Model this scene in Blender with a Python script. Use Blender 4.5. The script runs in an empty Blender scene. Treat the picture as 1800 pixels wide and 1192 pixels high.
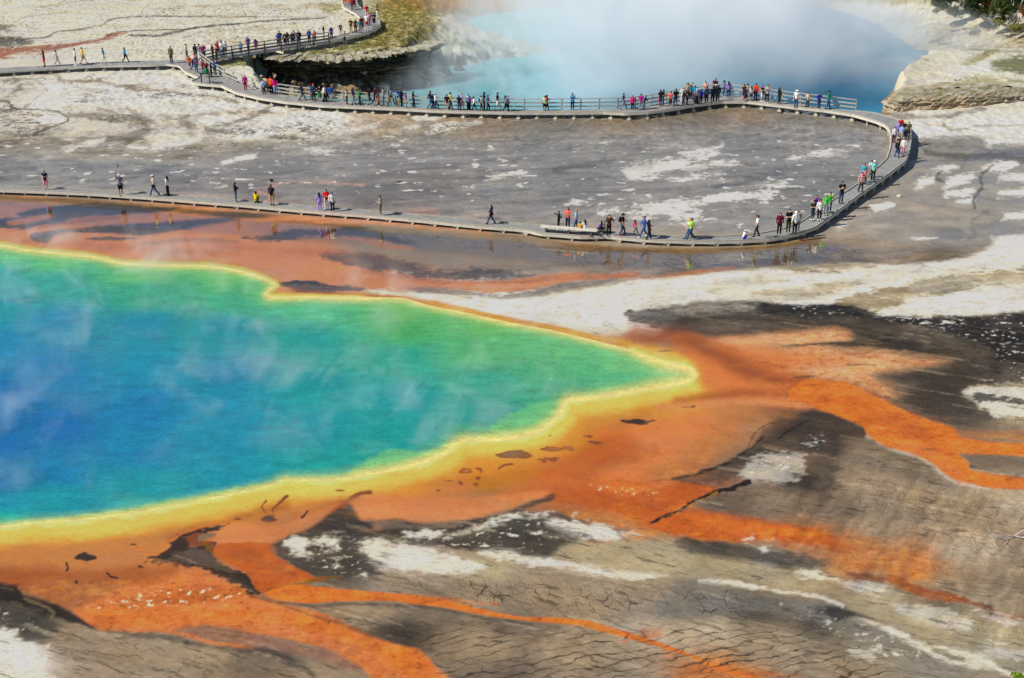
import bpy, bmesh, math, random
import numpy as np
from mathutils import Vector, Matrix
random.seed(7); rng = np.random.default_rng(7)
scene = bpy.context.scene
R = math.radians
# ---------------------------------------------------------------- camera (a hillside overlook above the springs)
cam_d = bpy.data.cameras.new('camera'); cam = bpy.data.objects.new('camera', cam_d); scene.collection.objects.link(cam)
scene.camera = cam
cam.location = (0, 0, 39.0)
cam.rotation_euler = (R(90) - math.atan(1196 / 2450), 0, 0)
cam_d.sensor_width = 36; cam_d.lens = 36 * 2450 / 1800; cam_d.clip_start = .5; cam_d.clip_end = 40000
# ---------------------------------------------------------------- sky, sun, exposure
SUN_EL, SUN_DIR = R(42), Vector((-.955, -.30, 0)).normalized()       # sun stands to the left, a little behind the camera
world = bpy.data.worlds.new('World'); scene.world = world; world.use_nodes = True
nt = world.node_tree; bg = nt.nodes['Background']; sky = nt.nodes.new('ShaderNodeTexSky')
sky.sky_type = 'NISHITA'; sky.sun_disc = False; sky.sun_elevation = SUN_EL; sky.sun_rotation = math.atan2(SUN_DIR.x, SUN_DIR.y)
sky.altitude = 2200; sky.air_density = 1.0; sky.dust_density = .4
nt.links.new(sky.outputs[0], bg.inputs[0]); bg.inputs[1].default_value = .09
sun_d = bpy.data.lights.new('sun', 'SUN'); sun = bpy.data.objects.new('sun', sun_d); scene.collection.objects.link(sun)
sun_d.energy = 4.5; sun_d.angle = R(.53); sun_d.color = (1, .955, .88)
sd = Vector((SUN_DIR.x * math.cos(SUN_EL), SUN_DIR.y * math.cos(SUN_EL), math.sin(SUN_EL)))
sun.rotation_euler = sd.to_track_quat('Z', 'Y').to_euler()
scene.view_settings.view_transform = 'Standard'; scene.view_settings.look = 'None'
scene.view_settings.exposure = 0.06; scene.view_settings.gamma = 1
scene.cycles.max_bounces = 8; scene.cycles.diffuse_bounces = 2; scene.cycles.glossy_bounces = 2; scene.cycles.volume_bounces = 6
scene.cycles.transparent_max_bounces = 12; scene.cycles.transmission_bounces = 3
scene.cycles.use_denoising = True; scene.cycles.volume_step_rate = 1.0; scene.cycles.volume_max_steps = 96
scene.cycles.use_adaptive_sampling = True; scene.cycles.adaptive_threshold = .02
# ---------------------------------------------------------------- survey: photo pixel <-> place
FPX, CX, CY, CAM_H = 2450.0, 900.0, 596.0, 39.0
HORIZON_V = -600.0
PITCH = math.atan((CY - HORIZON_V) / FPX)
CP, SP = math.cos(PITCH), math.sin(PITCH)

def at(u, v, z=0.0):
    """World point at height z that the survey photo shows at pixel (u, v)."""
    dx = u - CX; dy = FPX * CP + (CY - v) * SP; dz = -FPX * SP + (CY - v) * CP
    t = (z - CAM_H) / dz
    return dx * t, dy * t, z

def to_px(x, y, z):
    f = y * CP - (z - CAM_H) * SP
    up = y * SP + (z - CAM_H) * CP
    return CX + FPX * x / f, CY - FPX * up / f

# ---------------------------------------------------------------- noise
def _hash(ix, iy, seed):
    h = (ix.astype(np.uint32) * np.uint32(374761393)) ^ (iy.astype(np.uint32) * np.uint32(668265263)) ^ np.uint32((seed * 974711 + 12345) & 0xffffffff)
    h = (h ^ (h >> np.uint32(13))) * np.uint32(1274126177)
    h = (h ^ (h >> np.uint32(15))) * np.uint32(2246822519)
    return h ^ (h >> np.uint32(16))

def gnoise(x, y, seed=0):
    x = np.asarray(x, np.float32); y = np.asarray(y, np.float32)
    fx = np.floor(x); fy = np.floor(y)
    ix = fx.astype(np.int64); iy = fy.astype(np.int64)
    tx = x - fx; ty = y - fy
    def g(ox, oy):
        a = (_hash(ix + ox, iy + oy, seed).astype(np.float32)) * np.float32(2 * math.pi / 4294967296.0)
        return np.cos(a) * (tx - ox) + np.sin(a) * (ty - oy)
    sx = tx * tx * tx * (tx * (tx * 6 - 15) + 10); sy = ty * ty * ty * (ty * (ty * 6 - 15) + 10)
    a = g(0, 0); b = g(1, 0); c = g(0, 1); d = g(1, 1)
    return 1.5 * ((a + (b - a) * sx) * (1 - sy) + (c + (d - c) * sx) * sy)

def fbm(x, y, octaves=4, seed=0, gain=0.5):
    s = 0; a = 1.0; n = 0
    for o in range(octaves):
        s = s + a * gnoise(x, y, seed + o * 17); n += a
        x = x * 2.03 + 11.3; y = y * 2.03 + 5.7; a *= gain
    return s / n * 1.35

def worley(x, y, seed=0, jit=0.9):
    """F1, F2 cell distances."""
    fx = np.floor(x); fy = np.floor(y); ix = fx.astype(np.int64); iy = fy.astype(np.int64)
    f1 = np.full(x.shape, 9.0, np.float32); f2 = f1.copy()
    for ox in (-1, 0, 1):
        for oy in (-1, 0, 1):
            h = _hash(ix + ox, iy + oy, seed)
            px = ox + 0.5 + jit * ((h & np.uint32(0xffff)).astype(np.float32) / 65535 - 0.5)
            py = oy + 0.5 + jit * ((h >> np.uint32(16)).astype(np.float32) / 65535 - 0.5)
            d = np.sqrt((px - (x - fx)) ** 2 + (py - (y - fy)) ** 2)
            f2 = np.minimum(f2, np.maximum(f1, d)); f1 = np.minimum(f1, d)
    return f1, f2

def sstep(a, b, x):
    t = np.clip((x - a) / (b - a), 0, 1)
    return t * t * (3 - 2 * t)

# ---------------------------------------------------------------- shapes
def smooth_line(pts, closed=False, n=4):
    """Catmull-Rom through traced points."""
    P = [np.array(p, float) for p in pts]; out = []
    m = len(P); seg = m if closed else m - 1
    for i in range(seg):
        p1, p2 = P[i], P[(i + 1) % m]
        p0 = P[i - 1] if (closed or i > 0) else p1
        p3 = P[(i + 2) % m] if (closed or i + 2 < m) else p2
        for k in range(n):
            t = k / n
            out.append(0.5 * ((2 * p1) + (-p0 + p2) * t + (2 * p0 - 5 * p1 + 4 * p2 - p3) * t * t + (-p0 + 3 * p1 - 3 * p2 + p3) * t ** 3))
    if not closed: out.append(P[-1])
    return np.array(out)

def seg_dist(x, y, a, b):
    ax, ay = a[0], a[1]; bx, by = b[0] - ax, b[1] - ay
    L = bx * bx + by * by + 1e-9
    t = np.clip(((x - ax) * bx + (y - ay) * by) / L, 0, 1)
    return np.hypot(x - ax - t * bx, y - ay - t * by), t

def poly_sdf(x, y, P):
    """Signed distance, negative inside."""
    d = np.full(x.shape, 1e9, np.float32); ins = np.zeros(x.shape, bool); n = len(P)
    for i in range(n):
        a, b = P[i], P[(i + 1) % n]
        dd, _ = seg_dist(x, y, a, b); d = np.minimum(d, dd)
        if a[1] != b[1]:
            c = ((a[1] > y) != (b[1] > y)) & (x < (b[0] - a[0]) * (y - a[1]) / (b[1] - a[1]) + a[0])
            ins ^= c
    return np.where(ins, -d, d)

def rgb(s):
    """sRGB 0-255 -> linear."""
    c = np.array(s, float) / 255
    return np.where(c <= 0.04045, c / 12.92, ((c + 0.055) / 1.055) ** 2.4)
# ---------------------------------------------------------------- colours of the crust (as seen in full sun, sRGB)
COL = dict(
 W=(226,220,206), WG=(194,188,175), C=(202,196,179), CG=(188,182,160), G=(146,137,122), BG=(134,128,118), DG=(92,86,77), K=(54,51,50),
 NK=(64,62,62), T=(160,140,114), TL=(178,160,134), TD=(132,116,98), B=(108,95,82), BD=(84,74,66), OL=(150,134,98), OV=(172,158,126),
 O=(224,134,82), OB=(234,132,66), OD=(206,108,58), P=(226,148,98), PL=(228,170,122), R=(178,98,58), RD=(146,84,58), RB=(166,118,98),
 Y=(242,196,88), YP=(248,224,132), YO=(220,158,70), GO=(206,140,48), GB=(140,100,36), OT=(202,134,84), GR=(150,142,74), GD=(96,104,48))
# scattered base colours: (u, v, colour) -> smooth field over the ground
BASE = [(-200,20,'C'),(0,20,'C'),(150,15,'C'),(300,10,'C'),(450,20,'C'),(580,10,'C'),(60,110,'WG'),(250,90,'C'),(400,60,'C'),(540,55,'C'),
 (-200,170,'W'),(0,160,'WG'),(100,170,'W'),(250,160,'W'),(400,185,'W'),(0,215,'WG'),(150,225,'WG'),(300,235,'WG'),(450,215,'W'),(560,215,'WG'),(700,215,'TL'),
 (-200,270,'G'),(0,262,'G'),(150,270,'G'),(300,275,'G'),(450,275,'G'),(600,275,'G'),(0,305,'BG'),(150,310,'G'),(300,305,'BG'),(450,312,'TD'),(560,300,'G'),
 (650,335,'TD'),(750,260,'G'),(750,320,'TD'),(850,220,'T'),(850,300,'G'),(900,360,'G'),(950,250,'BG'),(1000,330,'BG'),(1100,220,'T'),(1100,260,'G'),(1200,240,'G'),
 (1200,330,'G'),(1300,210,'T'),(1300,250,'BG'),(1300,380,'G'),(1400,220,'G'),(1400,300,'BG'),(1450,340,'BG'),(1540,240,'G'),(1500,280,'G'),
 (1640,215,'WG'),(1760,210,'C'),(1850,210,'C'),(1660,260,'BG'),(1780,265,'BG'),(1660,300,'G'),(1780,310,'G'),(1640,350,'T'),(1750,370,'G'),(1560,370,'T'),(1600,410,'G'),(1500,400,'T'),(1750,420,'G'),
 (1700,150,'C'),(1800,170,'C'),(1650,60,'CG'),(1750,90,'CG'),(1560,40,'C'),(1300,-20,'CG'),(700,20,'GR'),(800,0,'OL'),(720,85,'CG'),(850,95,'WG'),
 (1900,320,'G'),(2000,480,'W'),
 (-200,400,'P'),(0,400,'P'),(100,420,'P'),(250,430,'P'),(400,430,'P'),(550,460,'P'),(330,400,'P'),(650,440,'T'),(750,440,'T'),(850,450,'T'),(950,450,'T'),(1050,465,'T'),(700,490,'P'),(600,480,'P'),
 (1200,455,'T'),(1350,445,'OV'),(1450,440,'T'),(1550,440,'T'),(1650,420,'T'),(1650,450,'TD'),(1500,460,'TD'),
 (900,535,'W'),(1050,540,'W'),(1250,500,'W'),(1400,490,'WG'),(1500,490,'OV'),(1650,490,'OV'),(1750,470,'OV'),(1700,535,'W'),
 (1250,545,'G'),(1350,550,'DG'),(1450,560,'DG'),(1550,570,'DG'),(1700,575,'NK'),(1780,600,'NK'),(1650,610,'DG'),(1500,600,'B'),(1350,575,'B'),(1200,570,'B'),
 (1300,620,'O'),(1420,625,'PL'),(1520,640,'PL'),(1600,650,'TD'),(1720,650,'BD'),(1800,660,'B'),(1550,680,'TD'),(1650,690,'BD'),(1720,720,'B'),(1800,740,'T'),
 (1300,660,'O'),(1380,680,'O'),(1280,730,'OT'),(1330,760,'T'),(1400,740,'BD'),(1230,740,'P'),(1150,715,'R'),(1150,780,'O'),(1240,790,'OT'),(1300,800,'TD'),
 (1040,730,'GO'),(1000,775,'GO'),(1060,800,'OD'),(900,825,'GO'),(980,845,'OD'),(840,842,'GO'),(1100,770,'OD'),(800,850,'OT'),(700,865,'O'),(1100,830,'O'),(1180,830,'OT'),
 (-200,1000,'OT'),(50,975,'OT'),(150,960,'OT'),(250,970,'OT'),(50,1010,'R'),(170,1010,'OT'),(250,1020,'O'),(330,1030,'O'),(420,880,'OT'),(540,890,'O'),(470,930,'R'),(350,940,'R'),
 (650,910,'P'),(850,890,'TD'),(600,940,'B'),(700,930,'BD'),(560,990,'TD'),(620,1000,'DG'),(700,980,'WG'),(850,1000,'OV'),(900,940,'DG'),(1080,985,'OV'),(1180,980,'OV'),
 (1250,880,'TD'),(1200,870,'OD'),(1080,870,'OD'),(1100,920,'OT'),(1250,920,'OD'),(1400,940,'OT'),(1350,880,'T'),(1450,830,'B'),(1400,850,'BD'),(1550,850,'T'),(1550,920,'T'),(1480,900,'TD'),
 (1700,900,'T'),(1800,880,'TL'),(1700,960,'TL'),(1800,1000,'T'),(1600,990,'OT'),(1500,980,'OT'),(1700,1030,'T'),(1800,1050,'T'),
 (1250,965,'DG'),(1350,985,'G'),(1300,1000,'OL'),(1400,1020,'OV'),(1550,1050,'OV'),(1650,1090,'OV'),(1750,1130,'OV'),(1650,1060,'TD'),
 (1250,1055,'BG'),(1330,1070,'DG'),(1450,1090,'DG'),(1550,1130,'G'),(1650,1175,'G'),(1800,1190,'G'),
 (700,1020,'T'),(850,1040,'T'),(1000,1030,'T'),(1100,1050,'T'),(1180,1070,'G'),(900,1100,'TD'),(760,1075,'TD'),(650,1080,'T'),(700,1110,'BD'),(850,1130,'T'),(1000,1150,'T'),(1150,1110,'TL'),
 (1250,1110,'TL'),(1350,1140,'T'),(1450,1180,'T'),(1250,1185,'OT'),(1100,1185,'T'),(900,1190,'TD'),(1400,1300,'T'),(900,1300,'TD'),
 (60,1100,'DG'),(130,1130,'T'),(250,1140,'T'),(200,1180,'T'),(350,1170,'T'),(450,1180,'TD'),(560,1180,'T'),(500,1160,'TD'),(30,1150,'W'),(0,1060,'DG'),(-150,1120,'G'),(300,1120,'T'),(300,1300,'T')]
POOL_EDGE = [(-300,398),(-150,410),(0,428),(50,437),(134,445),(174,450),(218,460),(285,463),(352,464),(403,470),(446,480),(480,494),(488,503),(474,513),(477,520),(537,519),(587,521),(650,521),(711,522),(734,529),(774,539),(835,551),(902,566),(969,578),(1036,594),(1103,611),(1144,626),(1190,638),(1220,646),(1227,657),(1218,671),(1198,678),(1137,688),(1070,700),(1029,707),(1001,709),(994,725),(976,745),(946,764),(902,775),(848,779),(811,781),(788,799),(761,812),(711,827),(634,840),(600,847),(523,848),(500,847),(476,857),(436,867),(369,881),(302,894),(235,906),(134,918),(50,924),(0,930),(-150,940),(-400,945),(-750,850),(-900,640),(-700,470)]
POOLC = [(-300,450,(77,190,146)),(-300,540,(0,142,168)),(-400,700,(0,102,163)),(-300,860,(0,142,173)),(0,445,(105,200,127)),(0,480,(50,170,160)),(0,530,(0,154,163)),(0,600,(0,136,178)),(0,690,(0,117,174)),(0,780,(0,109,172)),(0,850,(0,124,174)),(0,885,(0,144,168)),(0,910,(0,180,157)),
 (100,458,(91,196,115)),(100,500,(50,168,149)),(100,560,(0,140,171)),(100,650,(0,128,176)),(100,750,(0,111,174)),(100,830,(0,126,172)),(100,880,(0,151,160)),
 (250,480,(98,192,102)),(250,520,(45,168,126)),(250,570,(0,140,164)),(250,640,(0,144,171)),(250,720,(0,126,174)),(250,800,(0,131,172)),(250,855,(0,151,159)),(250,882,(60,172,160)),
 (400,486,(105,196,97)),(400,530,(64,174,128)),(400,580,(0,147,160)),(400,660,(0,136,166)),(400,720,(0,144,171)),(400,780,(0,142,166)),(400,835,(0,149,164)),(470,505,(98,190,115)),
 (550,540,(84,194,133)),(550,600,(15,159,147)),(550,680,(0,158,157)),(550,760,(0,151,162)),(550,825,(0,161,151)),(700,538,(109,188,84)),(700,575,(70,180,90)),(700,640,(30,167,139)),(700,700,(0,161,160)),(700,760,(0,157,147)),(660,800,(0,159,144)),
 (850,570,(105,188,97)),(850,620,(75,180,98)),(850,680,(50,167,139)),(850,730,(15,159,141)),(1000,608,(101,190,115)),(1000,650,(78,180,114)),(1000,690,(74,168,128)),(1100,640,(112,196,120)),(1100,672,(81,182,126)),(1180,650,(130,202,126))]
SHELF = [[(620,838),(634,819),(660,802),(694,792),(714,792),(738,797),(768,789),(801,778),(811,781),(788,799),(761,812),(711,827)],
 [(820,779),(845,765),(872,745),(885,732),(919,722),(936,711),(969,707),(1001,709),(994,725),(976,745),(946,764),(902,775),(848,779)],
 [(150,905),(235,893),(300,880),(370,868),(430,855),(480,850),(476,857),(436,867),(369,881),(302,894),(235,906),(134,918),(60,920)]]
# painted features, bottom to top: ('p', points, colour, soft px, warp px, rag px, opacity)  /  ('s', [(u,v,w)...], colour, soft, warp, rag, opacity)
F = []
def p(pts, c, soft=4, warp=3, rag=0, op=1.0): F.append(('p', pts, c, soft, warp, rag, op))
def s(pts, c, soft=2, warp=3, rag=0, op=1.0, w=4): F.append(('s', [q if len(q) == 3 else (q[0], q[1], w) for q in pts], c, soft, warp, rag, op))
# far left field: run-off threads
s([(-60,44),(0,41),(37,32),(62,27),(125,22)],'G',1.2,2,w=1.6,op=.7)
s([(-60,72),(0,68),(25,71),(57,68),(83,65),(100,56),(140,52),(180,45),(190,36),(212,31),(250,29),(312,29),(450,30)],'DG',1.5,2,w=2.4,op=.85)
p([(-80,60),(0,62),(40,68),(60,76),(20,82),(-80,86)],'DG',4,4,2,.8); p([(-60,42),(5,44),(12,50),(0,57),(-60,58)],'DG',3,3,1,.7)
p([(-150,88),(0,84),(60,80),(120,76),(165,70),(183,66),(186,60),(205,57),(225,58),(205,65),(190,71),(150,78),(110,86),(70,95),(30,96),(10,99),(0,104),(-150,112)],'RB',2.5,3)
s([(188,62),(205,57),(250,54),(290,52),(322,52),(367,46),(433,40),(500,35),(567,31),(584,25),(602,21),(625,18)],'DG',1.2,2,.6,.85,w=2.2)
s([(225,62),(270,63),(305,57),(330,52),(380,45),(420,41)],'DG',1.5,2,1,.8,w=3.5)
s([(300,29),(420,29),(540,30),(600,26)],'G',1,1,w=1.4,op=.6)
p([(572,30),(590,22),(606,19),(602,29)],'WG',1,1)
s([(180,84),(260,90),(330,92)],'CG',4,4,2,.6,w=8)
s([(-40,20),(40,14),(120,6),(180,-4)],'G',1,2,1,.5,w=1.5); s([(160,48),(240,44),(330,40),(420,26)],'CG',3,5,4,.7,w=6); s([(20,96),(90,92),(150,86)],'CG',3,4,3,.6,w=6); s([(330,62),(420,52),(520,44)],'OL',3,5,5,.45,w=6); s([(300,14),(400,8),(520,12),(600,4)],'OL',3,5,5,.4,w=5); p([(60,8),(200,4),(330,10),(240,20),(120,18)],'CG',6,6,6,.5); p([(380,70),(470,62),(540,60),(480,74),(410,80)],'OL',5,6,6,.4)
# grass along the upper boardwalk and on the crater's left bank
p([(375,113),(440,105),(540,90),(610,78),(660,58),(675,30),(688,-20),(762,-20),(775,35),(752,52),(740,70),(700,86),(620,90),(540,98),(470,108),(410,118)],'GR',5,6,6,.8)
p([(400,112),(470,104),(560,92),(640,78),(690,60),(690,70),(640,88),(560,99),(480,110)],'GD',4,6,6,.55)
p([(560,10),(595,6),(600,18),(575,24)],'GR',3,4,3,.7)
p([(700,30),(760,40),(790,60),(820,74),(880,80),(840,86),(760,82),(700,74)],'OL',6,6,8,.6)
s([(690,66),(760,72),(840,76),(900,84)],'GD',4,5,6,.4,w=8)
p([(1690,96),(1730,104),(1790,92),(1860,90),(1860,132),(1700,132),(1694,120)],'W',4,5,4,.75); p([(1780,96),(1860,84),(1860,132),(1790,130)],'GD',6,5,5,.8)
s([(1690,112),(1720,104),(1740,94),(1770,80),(1800,70)],'GR',3,4,4,.85,w=9); s([(1640,72),(1670,78),(1700,84),(1735,90)],'GD',3,5,5,.6,w=7); p([(1640,40),(1720,44),(1800,60),(1860,60),(1860,84),(1740,84),(1680,74),(1640,64)],'OL',8,8,10,.55)
p([(1560,70),(1620,84),(1690,96),(1690,112),(1640,102),(1590,90)],'C',5,6,4,.9); s([(1600,86),(1630,90)],'G',2,3,2,.7,w=4); s([(1606,104),(1632,106)],'G',2,3,2,.7,w=4)
p([(1680,138),(1740,136),(1800,142),(1790,150),(1700,150)],'GR',4,5,5,.6)
p([(690,-20),(1000,-20),(1010,4),(900,14),(850,12),(760,20),(700,14)],'YO',6,8,6,.55); p([(770,26),(830,30),(862,44),(820,52),(775,44)],'WG',4,6,3,.9); p([(830,0),(920,2),(880,12),(840,8)],'O',4,6,4,.5); p([(1480,-30),(1640,-30),(1650,6),(1480,4)],'GR',6,6,6,.6)
p([(745,100),(800,94),(870,92),(930,94),(900,104),(830,116),(770,132),(748,140)],'TD',5,8,10,.75); p([(760,98),(820,94),(880,96),(840,108),(780,118)],'DG',4,8,12,.8)
# sinter field between the two boardwalks, veins
s([(-40,176),(0,177),(20,190),(67,193),(110,200),(116,213),(83,223),(57,238)],'DG',2,4,1,.85,w=4.5)
s([(23,133),(35,150),(20,165),(0,178)],'G',3,4,2,.8,w=7); s([(23,137),(67,143),(83,158),(67,170),(45,185)],'G',2.5,4,2,.75,w=4)
s([(60,125),(100,131),(110,143),(167,143),(205,151),(260,152)],'TD',3,4,3,.7,w=6); s([(0,140),(40,142),(60,152)],'G',3,4,2,.6,w=6)
s([(117,200),(183,206),(233,213),(256,217),(250,230),(217,240),(150,247),(90,250)],'G',3.5,5,2,.85,w=10)
s([(173,190),(205,200),(233,207),(257,215),(300,210),(350,202),(383,200),(423,193),(428,187),(402,175),(350,168),(300,161),(260,157),(200,150)],'G',3,4,2,.8,w=6)
s([(225,190),(240,205),(256,216),(262,228),(245,240),(220,250)],'BG',3,4,2,.7,w=9)
s([(473,190),(450,203),(400,217),(362,225),(393,232),(450,238),(520,240)],'BG',3.5,4,2,.85,w=9)
s([(318,214),(327,222),(333,236)],'G',6,5,3,.8,w=16); s([(420,195),(470,200),(500,206)],'TD',4,4,3,.6,w=8)
p([(0,236),(100,240),(180,244),(260,247),(340,250),(420,246),(480,243),(600,245),(700,250),(700,330),(0,330)],'G',10,10,8,.35)
for q in ([(110,263),(150,250),(182,245),(165,256),(125,265)],[(266,252),(290,242),(335,241),(352,247),(320,256),(280,258)],[(388,286),(415,275),(440,271),(450,274),(420,283),(395,288)],[(535,265),(560,260),(592,263),(570,268)],
          [(397,228),(450,210),(520,200),(600,196),(606,222),(560,228),(500,236),(440,236)],[(560,199),(590,197),(604,205),(575,209)],[(597,231),(640,222),(668,214),(655,227),(615,232)],[(708,228),(722,220),(736,221),(728,230)],[(748,232),(770,218),(810,212),(846,214),(815,226),(775,233)],[(721,208),(745,203),(780,203),(768,209),(735,211)],
          [(380,240),(420,236),(470,240),(420,246)],[(75,205),(105,202),(112,212),(90,220),(70,218)],[(225,255),(260,258),(300,262),(270,266),(235,262)]):
    p(q,'W',2,4,2,.9)
# grey flat inside the loop
for q in ([(1090,300),(1115,290),(1160,282),(1200,276),(1262,262),(1268,268),(1225,284),(1190,296),(1150,309),(1112,315),(1098,310)],[(1200,272),(1235,262),(1268,257),(1262,262),(1225,272)],[(1383,284),(1395,275),(1440,268),(1492,264),(1484,271),(1425,278),(1395,287)],[(1237,351),(1262,342),(1320,334),(1362,334),(1356,341),(1305,349),(1250,354)],[(1310,345),(1345,338),(1360,342),(1325,348)],[(1200,296),(1260,286),(1300,288),(1262,294),(1215,304)],[(1180,318),(1240,306),(1272,306),(1230,314)],[(1340,324),(1368,320),(1378,324),(1350,328)],
          [(870,310),(905,303),(930,300),(915,308)],[(1000,353),(1040,347),(1035,354)],[(1053,372),(1080,365),(1105,366),(1080,374)],[(1092,370),(1150,360),(1200,352),(1250,348),(1230,360),(1180,372),(1120,380)],[(1180,380),(1230,372),(1225,384),(1195,388)]):
    p(q,'W',2,5,5,.8)
s([(620,330),(760,340),(900,330),(1000,320),(1150,290)],'BG',6,8,5,.45,w=12); s([(1200,300),(1320,292),(1420,288),(1500,262)],'BG',5,6,5,.5,w=10)
s([(980,300),(1050,285),(1150,260)],'DG',4,6,5,.4,w=8); s([(1260,330),(1330,312),(1380,296)],'DG',4,6,4,.45,w=8)
p([(690,310),(800,300),(900,305),(940,316),(820,322),(700,324)],'OL',8,8,6,.4)
s([(446,333),(470,330),(490,324),(530,319),(590,323),(640,326)],'O',2,3,1,.65,w=4); s([(490,324),(460,318),(430,317)],'O',3,3,2,.4,w=3)
s([(446,332),(452,336),(474,345),(472,350),(460,356)],'O',1,2,0,.85,w=3.2)
p([(715,376),(735,366),(765,366),(772,378),(750,384)],'O',5,4,3,.55); s([(790,386),(830,380),(870,376)],'O',3,3,2,.45,w=5)
# flat right of the loop
p([(1600,200),(1660,196),(1740,198),(1850,196),(1850,238),(1760,240),(1700,236),(1640,240),(1612,238)],'W',4,6,4,.8)
s([(1500,202),(1570,204),(1640,206),(1690,198),(1730,190)],'G',2.5,3,2,.8,w=8); s([(1690,198),(1660,212),(1664,226),(1690,232)],'BG',2,3,2,.7,w=5); s([(1620,216),(1690,226),(1760,222),(1850,228)],'G',2,4,2,.6,w=4)
p([(1618,244),(1700,240),(1800,248),(1900,250),(1900,285),(1760,284),(1690,292),(1640,282)],'BG',6,8,6,.8); p([(1625,262),(1700,268),(1850,266),(1850,278),(1700,282)],'DG',5,6,5,.6)
p([(1740,252),(1780,242),(1850,240),(1850,254),(1780,256)],'W',3,4,3,.8)
for q in ([(1608,328),(1622,316),(1645,311),(1638,322),(1618,330)],[(1723,298),(1745,286),(1782,285),(1784,294),(1750,301)],[(1653,326),(1675,314),(1713,307),(1708,318),(1680,326)],[(1660,345),(1690,334),(1715,332),(1700,345)],[(1680,357),(1700,349),(1716,352),(1700,360)],[(1755,318),(1800,306),(1850,310),(1800,320)],[(1760,338),(1800,332),(1850,336),(1800,344)],[(1635,300),(1660,292),(1680,292),(1655,302)],[(1775,380),(1800,372),(1850,374),(1800,384)],[(1530,366),(1560,358),(1570,362),(1540,374)],[(1470,400),(1486,392),(1482,402)]):
    p(q,'W',2,4,3,.85)
s([(1655,300),(1646,312),(1660,322)],'DG',2,3,1,.7,w=6); s([(1745,290),(1724,310),(1728,330),(1714,348),(1712,364)],'DG',2,3,1,.75,w=5); s([(1735,372),(1708,390),(1712,410),(1700,420)],'TD',4,3,2,.6,w=8)
p([(1590,402),(1640,398),(1690,402),(1680,424),(1620,426),(1588,416)],'BG',6,6,5,.75); p([(1600,418),(1640,417),(1646,420),(1610,423)],'W',1,2,1,.8)
# shallow water below the lower boardwalk: bacterial mats
s([(-200,330),(0,347),(200,358),(340,372),(500,386),(640,399),(760,408),(840,414),(930,420),(1010,434),(1200,442),(1340,436),(1440,420)],'GB',4,2,0,.75,w=9)  # gold reflection below the boardwalk edge, painted into the ground colour
p([(-200,392),(0,384),(30,375),(80,364),(160,356),(210,357),(300,366),(300,371),(210,377),(160,382),(110,391),(70,397),(30,404),(0,399),(-200,410)],'DG',3,4,1,.95)
p([(15,389),(50,381),(92,377),(88,385),(60,390),(22,394)],'P',3,3,1,.9)
p([(50,414),(64,408),(120,402),(180,396),(240,392),(280,392),(330,386),(400,384),(420,390),(370,398),(300,407),(260,413),(210,411),(160,409),(100,413),(88,422),(76,427),(58,422)],'DG',3,3,1,.92)
p([(150,419),(200,416),(245,418),(200,423),(165,422)],'DG',2,2,1,.8); s([(70,400),(110,394),(150,388),(210,382)],'R',3,3,1,.5,w=6)
p([(310,372),(400,372),(470,377),(560,386),(590,390),(500,384),(420,384),(360,379)],'DG',3,3,1,.85)
p([(420,417),(467,414),(500,405),(593,400),(660,398),(730,404),(760,420),(720,430),(657,423),(614,417),(551,415),(509,422),(450,424)],'DG',3,4,2,.9)
s([(340,405),(424,392),(500,383),(600,389),(700,394),(790,402),(860,408)],'P',4,3,1,.85,w=11)
p([(640,400),(740,402),(860,412),(980,428),(1000,470),(900,478),(780,470),(700,452),(690,436),(730,430),(700,418)],'T',8,6,4,.9)
p([(700,402),(760,407),(790,420),(760,428),(720,420),(690,412)],'G',6,5,3,.6)
p([(700,430),(640,420),(600,417),(660,432),(720,440)],'P',5,4,2,.7)
p([(560,450),(620,445),(680,452),(720,460),(768,474),(835,472),(902,477),(938,484),(868,493),(801,493),(751,488),(711,482),(660,478),(600,466)],'DG',5,5,4,.8)
p([(560,466),(640,474),(701,486),(801,496),(868,495),(936,485),(1003,480),(1060,479),(1125,482),(1060,490),(1003,496),(936,509),(868,516),(801,510),(701,503),(600,503),(540,498),(520,478)],'P',4,4,2,.95)
s([(640,478),(701,487),(801,498),(868,498)],'R',4,3,2,.4,w=6)
p([(735,504),(788,507),(868,518),(936,510),(1003,498),(1103,490),(1170,487),(1120,497),(1053,508),(969,521),(885,528),(835,521),(770,512)],'G',4,4,3,.85)
p([(490,497),(537,494),(600,501),(640,506),(640,512),(600,514),(537,512),(500,505)],'B',2,3,2,.9); s([(497,498),(537,496),(590,502)],'K',2,3,2,.7,w=4); s([(505,507),(560,514),(650,519),(720,521)],'R',2,2,1,.7,w=4)
p([(1200,470),(1290,462),(1400,450),(1500,455),(1560,462),(1640,455),(1720,440),(1700,455),(1600,468),(1500,466),(1400,470),(1300,476),(1210,486),(1130,488)],'TD',5,4,3,.8); s([(1060,484),(1150,487),(1230,478),(1290,470)],'O',3,3,2,.5,w=5)
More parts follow.
